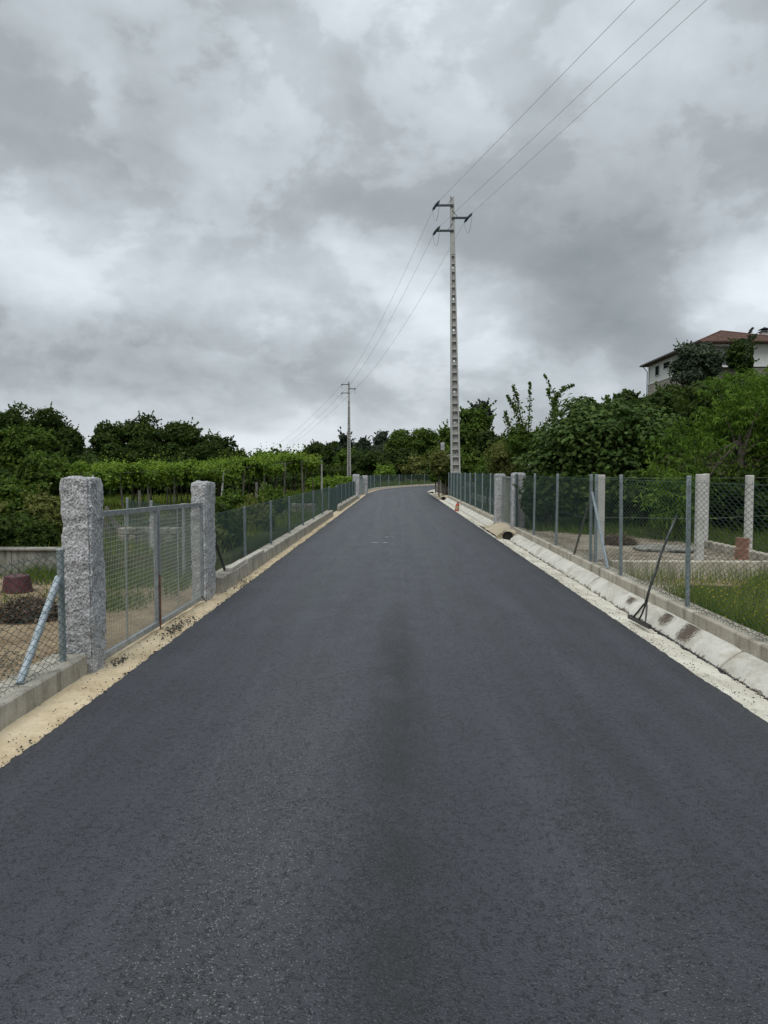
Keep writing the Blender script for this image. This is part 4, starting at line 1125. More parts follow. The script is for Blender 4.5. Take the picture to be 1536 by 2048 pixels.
obj('chimney_cap', MB().box(45.85, 47.05, 96.35, 97.45, 19.2, 19.28).add([(45.8, 96.3, 19.5), (47.1, 96.3, 19.5), (47.1, 97.5, 19.5), (45.8, 97.5, 19.5), (46.45, 96.9, 19.85)], [(3, 2, 1, 0), (0, 1, 4), (1, 2, 4), (2, 3, 4), (3, 0, 4)]).mesh('chimney_cap', SHUTTER), ch)

# ------------------------------------------------------------------ vegetation
def rdir(n):
    v = rng.normal(size=(n, 3)); return v / np.linalg.norm(v, axis=1)[:, None]
def leaf_geo(pos, nrm, size, kind='kite', tint=None, droop=0):
    """pos (n,3), nrm (n,3) leaf facing, size (n,)"""
    n = len(pos); r = rdir(n); t = np.cross(nrm, r); t /= np.linalg.norm(t, axis=1)[:, None] + 1e-9
    if droop: t[:, 2] -= droop; t /= np.linalg.norm(t, axis=1)[:, None]; 
    b = np.cross(nrm, t); b /= np.linalg.norm(b, axis=1)[:, None] + 1e-9
    s = size[:, None]
    if kind == 'kite': prof = [(-.5, 0, 0), (0, .30, .04), (.5, 0, -.03), (0, -.30, .04)]; faces = [(0, 1, 2, 3)]
    elif kind == 'long': prof = [(-.5, 0, 0), (-.1, .085, .05), (-.1, -.085, .05), (.25, .06, -.02), (.25, -.06, -.02), (.55, 0, -.20)]; faces = [(0, 2, 4, 3), (0, 3, 1, 1), (3, 4, 5, 5)]
    elif kind == 'clump': prof = [(-.5, -.15, 0), (.05, -.5, .1), (.5, .1, -.05), (-.1, .45, .12)]; faces = [(0, 1, 2, 3)]
    V = np.stack([pos + t * (a * s) + b * (c * s) + nrm * (d * s) for a, c, d in prof], 1)
    if kind == 'long': faces = [(0, 2, 4, 3), (0, 3, 1, 0), (3, 4, 5, 3)]; faces = [(0, 2, 1), (1, 2, 4), (1, 4, 3), (3, 4, 5)]
    k = len(prof); fc = np.array(faces); Fc = (fc[None] + (np.arange(n) * k)[:, None, None]).reshape(-1, fc.shape[1])
    tn = np.repeat(tint if tint is not None else rng.random(n), k)
    return V.reshape(-1, 3), Fc, tn
def fig_geo(pos, nrm, size, tint):
    prof = [(-.5, 0, 0), (-.28, .34, 0), (0, .22, .05), (.14, .46, -.03), (.22, .16, .03), (.55, 0, -.1), (.22, -.16, .03), (.14, -.46, -.03), (0, -.22, .05), (-.28, -.34, 0)]
    n = len(pos); t = rdir(n); t[:, 2] -= .5; t = t - nrm * (t * nrm).sum(1)[:, None]; t /= np.linalg.norm(t, axis=1)[:, None]
    b = np.cross(nrm, t); s = size[:, None]
    V = np.stack([pos + t * (a * s) + b * (c * s) + nrm * (d * s) for a, c, d in prof], 1)
    fc = np.array([(0, 9, 1), (9, 8, 2), (9, 2, 1), (8, 7, 6), (8, 6, 4), (8, 4, 2), (2, 4, 3), (6, 5, 4)]); k = 10
    return V.reshape(-1, 3), (fc[None] + (np.arange(n) * k)[:, None, None]).reshape(-1, 3), np.repeat(tint, k)
def merge(parts):
    V = []; Fs = []; T = []; o = 0
    for v, f, t in parts: V.append(v); Fs.append(f + o); T.append(t); o += len(v)
    return np.concatenate(V), np.concatenate(Fs), np.concatenate(T)
def lobes(c, R, nl, rmin=.26, rmax=.42, flat=.8, low=-.75):
    c = np.array(c, float); R = np.array(R, float); out = []
    for _ in range(nl):
        d = rdir(1)[0]; 
        while d[2] < low: d = rdir(1)[0]
        k = rng.uniform(.35, .78) if rng.random() < .85 else rng.uniform(0, .4); q = c + d * R * k; r = rng.uniform(rmin, rmax) * R.mean()
        out.append((q, np.array([r, r, r * flat]) * rng.uniform(.85, 1.15, 3), rng.uniform(-.18, .18)))
    return out
def shell(lb, n, up=.35, jitter=.5, front=0):
    vol = np.array([l[1].mean() ** 2 for l in lb]); idx = rng.choice(len(lb), n, p=vol / vol.sum())
    Cc = np.array([l[0] for l in lb])[idx]; Rr_ = np.array([l[1] for l in lb])[idx]; tn = np.array([l[2] for l in lb])[idx]
    d = rdir(n); d[:, 2] = np.abs(d[:, 2]) * np.where(rng.random(n) < .72, 1, -1)
    if front: d[:, 1] = np.where(rng.random(n) < front, -np.abs(d[:, 1]), d[:, 1])
    k = (.70 + .40 * rng.random(n) + .30 * rng.random(n) ** 4)[:, None]; pos = Cc + d * Rr_ * k
    nr = d + rng.normal(size=(n, 3)) * jitter + np.array([0, 0, up]); nr /= np.linalg.norm(nr, axis=1)[:, None]
    return pos, nr, tn, d
def trunk_mesh(base, lb, r0, h, nb=7, name='trunk'):
    m_ = MB(); base = Vector(base); top = base + Vector((rng.normal() * .03 * h, rng.normal() * .03 * h, h))
    pts = [base - Vector((0, 0, .3)), base.lerp(top, .35) + Vector((rng.normal() * .02 * h, 0, 0)), base.lerp(top, .7), top]
    m_.tube(pts, [r0 * 1.2, r0 * .9, r0 * .65, r0 * .3], 8)
    for k in rng.choice(len(lb), min(nb, len(lb)), replace=False):
        q = Vector(lb[k][0]); s = base.lerp(top, rng.uniform(.45, .95)); mid = s.lerp(q, .5) + Vector((0, 0, .06 * h))
        m_.tube([s, mid, q], [r0 * .38, r0 * .25, r0 * .1], 5)
    return m_.mesh(name, BARK)
def tree(name, label, cat, X, Y, zg, c, R, nl, n, size, mat, kind='clump', group=None, r0=None, jitter=.5, up=.35, spikes=0, crown='crown', flat=.8, low=-.75, rmin=.26, rmax=.42):
    loc = Vector((X, Y, zg)); t = thing(name, label, cat, loc, group)
    n = int(n * (.62 if Y > 48 else .82)); size *= 1.1 if Y > 48 else 1.05
    lb = lobes(c, R, nl, rmin, rmax, flat, low); pos, nr, tn, d = shell(lb, n, up, jitter, .6 if Y > 48 else 0)
    sz = size * rng.uniform(.6, 1.35, n); tint = np.clip(.42 + tn + rng.normal(0, .17, n), 0, 1)
    V, Fc, T = leaf_geo(pos, nr, sz, kind, tint)
    parts = [(V, Fc, T)]
    if spikes:   # loose shoots breaking the outline
        for _ in range(spikes):
            l = lb[rng.integers(len(lb))]; dd = rdir(1)[0]; dd[2] = abs(dd[2]) * 1.0 + .15; dd /= np.linalg.norm(dd)
            p0 = l[0] + dd * l[1] * .9; Ls = size * rng.uniform(1.5, 3.6); m2 = 9
            tt = np.linspace(.1, 1, m2)[:, None]; pp_ = p0 + dd * tt * Ls + rng.normal(size=(m2, 3)) * size * .22 * (1.2 - tt)
            parts.append(leaf_geo(pp_, rdir(m2), np.full(m2, size * .8), kind, np.clip(rng.normal(.6, .15, m2), 0, 1)))
        V, Fc, T = merge(parts)
    V = V - np.array(loc)
    me = npmesh(crown, V, Fc, T); obj(crown, me, t, mat=mat, kind='stuff')
    hgt_ = c[2] - zg
    if hgt_ > .25:
        tr = trunk_mesh(loc, lb, r0 or R[0] * .07, hgt_ * 1.15); o = obj('trunk', tr, t); o.location = -loc
    return t
def far_tree(u, vtop, rpx, Y, label, mat=LF_DARK, n=18000, size=.23, name='leafy_tree', zg=None, vb=None, nl=40, cat='tree', sy=1.0, **k):
    k['spikes'] = int(max(k.get('spikes', 0), 30) * 1.5)
    top = D(u, vtop, Y); X = top.x; zg = float(H(X, Y)) if zg is None else zg
    r = rpx / F * Y; ht = top.z - zg; 
    zlow = zg + .12 * ht if vb is None else D(u, vb, Y).z
    rz = (top.z - zlow) / 2; c = (X, Y, (top.z + zlow) / 2)
    rz *= 1.07
    return tree(name, label, cat, X, Y, zg, c, (r * .95, r * sy, rz * .97), nl, n, size, mat, **k)

# woods on the left
LW = 'dark trees behind the vineyard'
for (u, vt, r, Y, lb_, mt) in (
    (-70, 800, 90, 62, 'dark wood tree cut by the left edge of the photo', LF_DARK),
    (18, 798, 70, 64, 'tallest dark tree by the left edge of the photo', LF_DARK),
    (92, 812, 62, 62, 'dark rounded tree second from the left edge', LF_DARK),
    (132, 846, 32, 60, 'dark tree whose right flank slopes down to the gap in the left trees', LF_DARK),
    (50, 850, 66, 57, 'mid green tree in front of the tallest trees at the left', LF_MID),
    (222, 832, 42, 68, 'dark tree just right of the gap in the left trees', LF_DARK),
    (288, 826, 58, 68, 'dark tree with the highest crown above the double gate', LF_DARK),
    (362, 842, 52, 69, 'dark tree above the second granite pillar', LF_DARK),
    (428, 862, 50, 70, 'dark tree to the right of the second granite pillar', LF_DARK),
    (478, 890, 36, 71, 'low dark tree at the right end of the left wood', LF_DARK),
    (268, 880, 72, 64, 'broad dark lower tree right behind the vines', LF_DARK),
    (400, 890, 80, 66, 'broad dark lower tree behind the middle of the vines', LF_DARK)):
    far_tree(u, vt, r, Y, lb_, mt, n=23000, size=.22, vb=985, nl=64, group=LW, spikes=120, jitter=.8, rmin=.2, rmax=.36)
far_tree(176, 886, 26, 70, 'small dark tree low in the gap between the left trees', LF_DARK, n=12000, size=.22, vb=985)
far_tree(512, 908, 22, 100, 'small dark tree under the tiny skyline pole', LF_DARK, n=4000, size=.4, spikes=20)
far_tree(566, 900, 26, 95, 'small tree left above the vine pergola end', LF_DARK, n=5000, size=.4, spikes=20)
far_tree(604, 904, 30, 100, 'small tree right above the vine pergola end', LF_DARK, n=5000, size=.4, spikes=20)
far_tree(640, 886, 40, 150, 'hazy wooded rise left of the distant pole', LF_DARK, n=15000, size=.36, nl=30)
far_tree(672, 884, 34, 140, 'dark tree close left of the distant pole', LF_DARK, n=15000, size=.36)
far_tree(690, 868, 15, 135, 'slender tree directly behind the distant pole', LF_PINE, n=4000, size=.5, spikes=20)
far_tree(700, 900, 40, 120, 'mid green tree at the foot of the distant pole', LF_MID, n=15000, size=.36)
far_tree(726, 876, 22, 170, 'rounded dark pine right of the distant pole', LF_PINE, n=9000, size=.45, vb=925)
far_tree(764, 856, 24, 175, 'airy eucalyptus standing highest on the centre skyline', LF_PINE, n=8000, size=.42, vb=912, nl=16, spikes=26, rmin=.2, rmax=.34)
far_tree(765, 893, 45, 160, 'pale green tree below the airy eucalyptus', LF_OLIVE, n=15000, size=.36)
far_tree(740, 900, 48, 112, 'very dark rounded tree behind the far granite pillars', LF_DARK, n=20000, size=.27, nl=50)
far_tree(806, 856, 36, 112, 'dark green tree left of the ivy covered ruin, taller of two', LF_MID, n=20000, size=.27, nl=46, spikes=30)
far_tree(852, 852, 42, 110, 'dark green tree just left of the stone ruin', LF_MID, n=20000, size=.27, nl=46, spikes=30)
far_tree(800, 895, 45, 104, 'mid green tree low behind the bend', LF_DARK, n=20000, size=.27, nl=46)
far_tree(838, 914, 36, 101, 'pale feathery bush above the bend fence', LF_DRYV, n=9000, size=.3, name='bush', cat='bush', spikes=60)
far_tree(770, 932, 26, 92, 'bright creeper bush topping the bend fence', LF_VINE, n=3500, size=.22, name='bush', cat='bush', spikes=20, vb=965)
far_tree(893, 842, 12, 80, 'thin leafy tree peeping out left of the tall pole', LF_MID, n=3000, size=.3, spikes=20)
far_tree(944, 812, 38, 58, 'bright rounded tree just right of the tall pole', LF_MID, n=16000, size=.26, nl=60, spikes=50)
far_tree(960, 802, 26, 80, 'dark pine crown behind the rounded tree by the tall pole', LF_PINE, n=5000, size=.35, vb=870)
far_tree(985, 858, 30, 50, 'dark tree between the rounded tree and the olive shrub', LF_DARK, n=9000, size=.26, nl=40)
far_tree(900, 900, 20, 62, 'dark thicket behind the stone ruin', LF_MID, n=5000, size=.26)
far_tree(930, 905, 28, 48, 'leafy hedge bush right beside the tall pole', LF_MID, n=7000, size=.2, name='bush', cat='bush', spikes=30)
far_tree(985, 908, 34, 36, 'leafy hedge bush above the farther right fence', LF_MID, n=9000, size=.16, name='bush', cat='bush', spikes=40)
# dense dark thickets closing the space behind
for (u, vt, r, Y, lb_) in ((640, 930, 70, 125, 'dark scrub at the foot of the wood left of the distant pole'), (700, 935, 60, 110, 'dark scrub behind the far left fence end'), (560, 930, 70, 90, 'dark thicket behind the pergola end'), (120, 920, 150, 55, 'dark thicket under the left-most trees'), (330, 930, 160, 60, 'dark thicket below the trees behind the double gate'), (470, 948, 60, 54, 'shaded growth filling the space behind the vines at centre left'), (580, 950, 60, 58, 'shaded growth filling the space behind the end of the vines'), (870, 905, 40, 100, 'dark thicket behind the bend by the ruin')):
    far_tree(u, vt, r, Y, lb_, LF_DARK, n=12000, size=.3, name='thicket', cat='bush', vb=1005 if Y < 70 else 965, nl=40, sy=.4)

# small light tree and brambles by the left yard
far_tree(85, 905, 46, 26, 'light green young tree just left of the nearest granite pillar', LF_MID, n=16000, size=.13, nl=50, spikes=90, vb=1010, name='young_tree')
far_tree(15, 950, 60, 22, 'green bush at the left edge below the tall trees', LF_MID, n=12000, size=.12, nl=40, spikes=60, vb=1040, name='bush', cat='bush')
far_tree(100, 985, 60, 14, 'olive tinted scrub left of the nearest granite pillar', LF_DRYV, n=12000, size=.08, nl=40, spikes=120, vb=1092, name='scrub', cat='bush', sy=.6)
far_tree(35, 1026, 60, 12.6, 'dark bramble bush on top of the stained wall', LF_DARK, n=9000, size=.075, nl=40, spikes=60, vb=1100, name='bramble', cat='bush', sy=.6)
far_tree(-60, 1000, 80, 14, 'bramble thicket at the far left above the stained wall', LF_DRYV, n=9000, size=.08, nl=40, spikes=60, vb=1100, name='bramble', cat='bush', sy=.6)
for (u, vt, r, Y, lb_, mt) in ((-10, 1040, 70, 12.0, 'dark brambles spilling over the left end of the stained wall', LF_DARK), (70, 1048, 46, 11.9, 'brambles spilling over the stained wall beside the nearest pillar', LF_DARK), (85, 1010, 40, 12.8, 'brownish green weeds above the stained wall by the nearest pillar', LF_DRYV)):
    far_tree(u, vt, r, Y, lb_, mt, n=10000, size=.06, nl=40, spikes=90, name='bramble', cat='bush', vb=1104, sy=.7)
# brambles behind the left mesh fence
for (u, vt, r, Y, lb_, mt) in ((470, 1002, 50, 13.0, 'bramble bush behind the first bay of the left mesh fence', LF_DARK), (450, 985, 55, 17.5, 'lighter bramble mound rising above the first bay of the left fence', LF_MID), (535, 1000, 45, 17, 'bramble bush behind the second bay of the left mesh fence', LF_DRYV), (545, 985, 35, 25, 'bramble bush behind the third bay of the left mesh fence', LF_MID), (500, 1050, 50, 12.5, 'low tangled undergrowth at the foot of the left fence', LF_DRYV), (575, 1030, 35, 17.5, 'low tangled undergrowth behind the streaked kerb', LF_DRYV), (360, 1015, 40, 14.6, 'dark bramble behind the far leaf of the double gate', LF_DARK), (250, 1035, 55, 15.5, 'tall weeds seen through the near leaf of the double gate', LF_MID), (610, 990, 30, 30, 'low bush beyond the crossing stone wall', LF_MID), (420, 1010, 40, 20, 'brambles between the second pillar and the vines', LF_MID)):
    p = D(u, 1000, Y); X = min(p.x, -2.75 - r / F * Y * 1.02)
    t_ = far_tree(u, vt, r, Y, lb_, mt, n=7500, size=.075 if Y < 20 else .11, nl=34, spikes=90, vb=943 + (HC + .02) * F / Y, name='bramble', cat='bush', sy=1.0)
    t_.location.x += X - p.x
for (u, vt, r, Y, lb_) in ((600, 965, 22, 62, 'dark grass verge bushes behind the far left fence'), (640, 958, 26, 55, 'green bank of weeds beneath the pergola end'), (688, 953, 22, 60, 'leafy bank just left of the far granite pillars'), (665, 962, 26, 52, 'pale weeds between the pergola and the far pillars')):
    far_tree(u, vt, r, Y, lb_, LF_VINE if u > 600 else LF_MID, n=5000, size=.16, nl=30, spikes=30, name='bush', cat='bush', vb=985, sy=1.2)

# ---- vine pergola
pg = thing('vine_pergola', 'long vine pergola on grey posts crossing the field on the left', 'pergola', (-12, 40, 0))
po = Vector(pg.location)
A_ = Vector((-15.5, 38.0, 0)); B_ = Vector((-5.0, 47.0, 0))
dirv = (B_ - A_).normalized(); nv = Vector((-dirv.y, dirv.x, 0))
def ptop(s): return 1.58 + .85 * sstep(.35, 1, s) + .34 * mn.noise(Vector((float(s) * 10, 1, 1)))
Vs = []
parts = []
cl_ = []
for k in range(230):
    s = rng.random(); q = A_.lerp(B_, s) + nv * rng.uniform(-.7, 5.5)
    cl_.append((np.array((q.x, q.y, float(ptop(s)) - .10 + rng.normal() * .19)), np.array([.38, .38, .25]) * rng.uniform(.7, 1.3), rng.uniform(-.15, .2)))
pos, nr, tn, d = shell(cl_, 30000, .6, .6)
parts.append(leaf_geo(pos, nr, .15 * rng.uniform(.6, 1.3, len(pos)), 'clump', np.clip(.4 + tn + rng.normal(0, .18, len(pos)), 0, 1)))
for k in range(170):    # trailing bunches hanging below the canopy
    s = rng.random(); q = A_.lerp(B_, s) + nv * rng.uniform(-.9, 1.5); z = float(ptop(s)) - .2; m3 = 26; dz = rng.random(m3)[:, None] * rng.uniform(.25, .6)
    pp_ = np.array((q.x, q.y, z)) - dz * np.array([[0, 0, 1]]) + rng.normal(size=(m3, 3)) * .12
    parts.append(leaf_geo(pp_, rdir(m3), np.full(m3, .14), 'clump', np.clip(rng.normal(.45, .15, m3), 0, 1)))
for k in range(700):   # upright young shoots
    s = rng.random(); q = A_.lerp(B_, s) + nv * rng.uniform(-.8, 4); z = float(ptop(s)); Ls = rng.uniform(.15, .62) * (1 + (rng.random() < .25))
    dd = np.array([rng.normal() * .5, rng.normal() * .5, 1]); dd /= np.linalg.norm(dd); tt = np.linspace(0, 1, 7)[:, None]
    pp_ = np.array((q.x, q.y, z)) + dd * tt * Ls + rng.normal(size=(7, 3)) * .04
    parts.append(leaf_geo(pp_, rdir(7), np.linspace(.15, .08, 7), 'clump', np.clip(rng.normal(.75, .15, 7), 0, 1)))
V, Fc, T = merge(parts); obj('vine_canopy', npmesh('vine_canopy', V - np.array(po), Fc, T), pg, mat=LF_VINE, kind='stuff')
for k in range(11):
    s = k / 10; 
    for off in ((-.5, 2.6) if k % 2 else (-.5,)):
        q = A_.lerp(B_, s) + nv * off; zg = float(H(q.x, q.y)) - .1; lean = random.uniform(-.22, .22)
        obj('post', MB().tube([(q.x, q.y, zg), (q.x + lean, q.y, float(ptop(s)) - .15)], [.06, .05], 6).mesh('post', WOOD if k % 5 else POSTC), pg, -po)
for k in range(34):
    s = rng.random(); q = A_.lerp(B_, s) + nv * rng.uniform(-.6, 2.5); zg = float(H(q.x, q.y)) - .05; h = float(ptop(s))
    a = rng.uniform(-.5, .5)
    obj('vine_stem', MB().tube([(q.x, q.y, zg), (q.x + a * .3, q.y, zg + .5), (q.x + a * .25, q.y, zg + .9), (q.x + a, q.y, h)], [.05, .04, .035, .02], 5).mesh('vine_stem', BARK), pg, -po)
for z_ in (-.02,):
    for off in (-.5, 1, 2.6, 4.2):
        a = A_ + nv * off; b = B_ + nv * off
        obj('wire', MB().tube([(a.x, a.y, float(ptop(0)) - .05), ((a.x + b.x) / 2, (a.y + b.y) / 2, float(ptop(.5)) - .05), (b.x, b.y, float(ptop(1)) - .05)], .008, 4).mesh('wire', WIREGR), pg, -po)
# separate young vine and posts in the field
for (u, vt, vb_, Y, lb_) in ((279, 981, 1012, 35, 'short pale granite stake in the grass in front of the pergola'), (100, 1030, 1075, 15.5, 'weathered wooden stake in the scrub left of the nearest pillar'), (513, 965, 1000, 30, 'grey stake behind the left fence, left of a slanted strut'), (621, 984, 1012, 32, 'grey stake standing beside the bent vine stems')):
    b = D(u, vb_, Y); a = D(u, vt, Y); zg = float(H(b.x, b.y)) - .15
    tag(obj('field_stake', MB().tube([(0, 0, 0), (.01, 0, a.z - zg)], [.05 * Y / 26, .045 * Y / 26], 6).mesh('field_stake', WOOD), loc=(b.x, b.y, zg)), lb_, 'stake')

# ---- fig tree
ft = thing('fig_tree', 'broad fig tree with large lobed leaves behind the right fence', 'tree', (5.0, 19.5, .3))
fo = np.array(ft.location); lb = lobes((5.05, 19.6, 2.0), (1.95, 1.5, 2.05), 70, .22, .34, .8, -.7)
lb += lobes((3.95, 20.0, 1.2), (.9, 1.0, 1.3), 18, .3, .45)
lb += lobes((6.4, 20.5, 2.1), (1.3, 1.2, 1.5), 18, .3, .45)
pos, nr, tn, d = shell(lb, 17500, .7, .45)
V, Fc, T = fig_geo(pos, nr, .128 * rng.uniform(.6, 1.35, len(pos)), np.clip(.45 + tn + rng.normal(0, .16, len(pos)), 0, 1))
obj('crown', npmesh('crown', V - fo, Fc, T), ft, mat=LF_FIG, kind='stuff')
o = obj('trunk', trunk_mesh((5.0, 19.6, .3), lb, .11, 1.8, 14), ft); o.location = -Vector(fo)
# ---- peach tree: long hanging leaves on arching shoots
def shoots(lb, ns, Ls, nleaf, lsz, arch=.55):
    P = []; Dn = []
    pos, nr, tn, d = shell(lb, ns, .2, .4); allp = []; alln = []; allt = []; ax_ = []
    for i in range(ns):
        dd = d[i] + np.array([0, 0, .7]); dd /= np.linalg.norm(dd); L = Ls * rng.uniform(.6, 1.3)
        tt = np.linspace(0, 1, nleaf); c = pos[i] + dd * (tt * L)[:, None]; c[:, 2] -= arch * L * tt ** 2
        side = rdir(nleaf); lv = side * .75 + dd * .35 + np.array([0, 0, -.75]); lv /= np.linalg.norm(lv, axis=1)[:, None]
        allp.append(c + lv * lsz * .45); ax_.append(lv); allt.append(np.clip(.35 + tn[i] + .3 * tt + rng.normal(0, .1, nleaf), 0, 1))
    p = np.concatenate(allp); t = np.concatenate(ax_); T = np.concatenate(allt); n = len(p)
    nr = np.cross(t, rdir(n)); nr[nr[:, 2] < 0] *= -1; nr[:, 2] += .35; nr -= t * (nr * t).sum(1)[:, None]; nr /= np.linalg.norm(nr, axis=1)[:, None]
    b = np.cross(nr, t); s = (lsz * rng.uniform(.65, 1.25, n))[:, None]
    prof = [(-.5, 0, 0), (-.1, .10, .04), (-.1, -.10, .04), (.25, .075, -.01), (.25, -.075, -.01), (.55, 0, -.14)]
    V = np.stack([p + t * (a * s) + b * (c * s) + nr * (d_ * s) for a, c, d_ in prof], 1)
    fc = np.array([(0, 2, 1), (1, 2, 4), (1, 4, 3), (3, 4, 5)])
    return V.reshape(-1, 3), (fc[None] + (np.arange(n) * 6)[:, None, None]).reshape(-1, 3), np.repeat(T, 6)
pt = thing('peach_tree', 'bright green peach tree with long drooping leaves at the right edge', 'tree', (7.6, 16.3, .4))
fo = np.array(pt.location)
lb = lobes((8.2, 16.8, 2.35), (1.9, 1.4, 1.75), 80, .20, .32, .9, -.6) + lobes((6.2, 16.2, 1.55), (.85, .8, 1.1), 24, .28, .42, .9)
lb += lobes((8.8, 17.5, 2.6), (1.6, 1.2, 1.5), 24, .25, .4)
V1 = shoots(lb, 2100, .40, 13, .12)
lb2 = lobes((5.55, 15.1, .95), (.42, .4, .72), 16, .35, .5)
V2 = shoots(lb2, 220, .38, 13, .12)
pos, nr, tn, d = shell(lb + lb2, 9000, .3, .8)
V3 = leaf_geo(pos * 1.0, nr, .11 * rng.uniform(.7, 1.3, len(pos)), 'long', np.clip(.2 + tn + rng.normal(0, .12, len(pos)), 0, 1))
V, Fc, T = merge([V1, V2, V3]); obj('crown', npmesh('crown', V - fo, Fc, T), pt, mat=LF_PEACH, kind='stuff')
o = obj('trunk', trunk_mesh((7.4, 16.3, .4), lb, .10, 2.0, 16), pt); o.location = -Vector(fo)
# ---- plum with tall bare-ish shoots
pl = thing('plum_tree', 'tree with tall wispy upright shoots standing against the sky', 'tree', (4.6, 23.5, .3))
fo = np.array(pl.location); parts = []; lim = MB()
def spray(pts, n, lsz, spread):
    pts = [Vector(p) for p in pts]; lim.tube([p - Vector(fo) for p in pts], [.022, .016, .011, .005][:len(pts)], 5)
    tt = rng.uniform(.05, 1, n); seg = tt * (len(pts) - 1); i = np.minimum(seg.astype(int), len(pts) - 2); f_ = (seg - i)[:, None]
    A = np.array([tuple(p) for p in pts]); c = A[i] * (1 - f_) + A[i + 1] * f_
    c += rng.normal(size=(n, 3)) * spread * (1.15 - tt)[:, None]
    parts.append(leaf_geo(c, rdir(n), lsz * rng.uniform(.7, 1.3, n), 'kite', np.clip(rng.normal(.5, .2, n), 0, 1)))
Yp = 23.5
spray([D(1050, 905, Yp), D(1045, 860, Yp), D(1030, 820, Yp), D(1014, 790, Yp)], 255, .11, .10)
spray([D(1055, 905, Yp), D(1057, 850, Yp), D(1060, 800, Yp), D(1060, 764, Yp)], 187, .10, .08)
spray([D(1050, 870, Yp), D(1040, 828, Yp), D(1034, 795, Yp), D(1026, 772, Yp)], 204, .10, .10)
spray([D(1065, 880, Yp), D(1105, 830, Yp), D(1112, 795, Yp), D(1088, 748, Yp)], 255, .10, .08)
spray([D(1110, 850, Yp), D(1112, 800, Yp), D(1126, 778, Yp), D(1148, 770, Yp)], 221, .10, .08)
spray([D(1105, 860, Yp), D(1110, 820, Yp), D(1100, 790, Yp), D(1094, 776, Yp)], 119, .10, .08)
spray([D(1040, 880, Yp), D(1020, 850, Yp), D(1012, 838, Yp), D(1010, 822, Yp)], 153, .09, .10)
lb = lobes(tuple(D(1060, 890, Yp)), (.95, .8, .85), 24, .25, .4); pos, nr, tn, d = shell(lb, 5000, .4, .6)
parts.append(leaf_geo(pos, nr, .11 * rng.uniform(.7, 1.3, len(pos)), 'kite', np.clip(.4 + tn + rng.normal(0, .15, len(pos)), 0, 1)))
V, Fc, T = merge(parts); obj('crown', npmesh('crown', V - fo, Fc, T), pl, mat=LF_MID, kind='stuff')
obj('limbs', lim.mesh('limbs', BARK), pl)
o = obj('trunk', trunk_mesh((4.6, 23.5, .3), lb, .08, 1.8, 8), pl); o.location = -Vector(fo)
far_tree(1022, 862, 48, 25.5, 'olive-green small-leaved shrub above the small gate', LF_DRYV, n=17000, size=.09, nl=50, spikes=120, name='shrub', cat='bush', kind='kite')
far_tree(975, 930, 32, 30, 'low leafy bush left of the small gate pillars', LF_MID, n=7000, size=.11, nl=30, name='bush', cat='bush', vb=985)
# dark understorey closing the view, added for the dark look below the crowns
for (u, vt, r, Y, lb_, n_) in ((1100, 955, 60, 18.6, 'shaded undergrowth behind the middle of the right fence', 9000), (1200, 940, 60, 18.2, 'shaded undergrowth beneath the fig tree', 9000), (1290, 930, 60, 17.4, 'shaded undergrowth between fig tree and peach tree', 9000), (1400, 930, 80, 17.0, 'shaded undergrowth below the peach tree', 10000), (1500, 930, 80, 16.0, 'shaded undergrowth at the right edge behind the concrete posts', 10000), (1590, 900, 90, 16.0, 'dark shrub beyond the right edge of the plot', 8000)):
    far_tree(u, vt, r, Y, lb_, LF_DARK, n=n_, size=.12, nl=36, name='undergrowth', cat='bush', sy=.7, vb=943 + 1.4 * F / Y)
far_tree(1250, 790, 60, 30, 'dark tree rising behind the fig tree', LF_DARK, n=12000, size=.17, nl=40, vb=930)
far_tree(1310, 782, 50, 42, 'clipped hedge bush below the left end of the hill house', LF_DARK, n=8000, size=.22, name='bush', cat='bush', vb=900)
far_tree(1180, 800, 60, 34, 'dark tree behind the left half of the fig tree', LF_DARK, n=10000, size=.18, nl=40, vb=930)
far_tree(1440, 760, 90, 34, 'dark tree standing between the peach tree and the hill', LF_DARK, n=12000, size=.2, nl=40, vb=900)
far_tree(1385, 674, 42, 82, 'grey-green round tree in front of the hill house', LF_OLIVE, n=20000, size=.24, nl=70, vb=795, spikes=60, group=None)
far_tree(1428, 700, 22, 80, 'small grey-green tree beneath the house balcony', LF_OLIVE, n=5000, size=.28, nl=20, vb=760)
far_tree(1482, 668, 26, 84, 'dark pointed conifer in front of the hill house', LF_DARK, n=9000, size=.30, nl=36, vb=770, spikes=40, kind='clump')
far_tree(1350, 775, 60, 60, 'dark bush on the slope under the hill house', LF_DARK, n=8000, size=.3, name='bush', cat='bush')
for (u, vt, r, Y, lb_, mt) in ((1262, 786, 42, 60, 'dark shrub on the slope left of the hill house', LF_DARK), (1300, 784, 34, 85, 'rounded hedge shrub at the left foot of the hill house', LF_MID), (1345, 762, 36, 78, 'dense shrub hiding the stone floor of the hill house', LF_DARK), (1425, 745, 40, 76, 'shrub on the bank below the balcony', LF_DARK), (1500, 730, 50, 74, 'shrub on the bank below the right part of the hill house', LF_MID), (1225, 800, 40, 50, 'dark shrub on the lower slope behind the fig tree', LF_DARK)):
    far_tree(u, vt, r, Y, lb_, mt, n=9000, size=.26, nl=40, name='shrub', cat='bush', vb=870)
sp = thing('sapling', 'thin wispy sapling top beside the chimney of the hill house', 'tree', tuple(D(1492, 720, 80)))
fo = np.array(sp.location); parts = []; lim = MB()
spray([D(1492, 720, 80), D(1494, 690, 80), D(1500, 665, 80), D(1506, 655, 80)], 110, .28, .25)
spray([D(1496, 690, 80), D(1502, 675, 80), D(1508, 672, 80), D(1514, 668, 80)], 60, .25, .2)
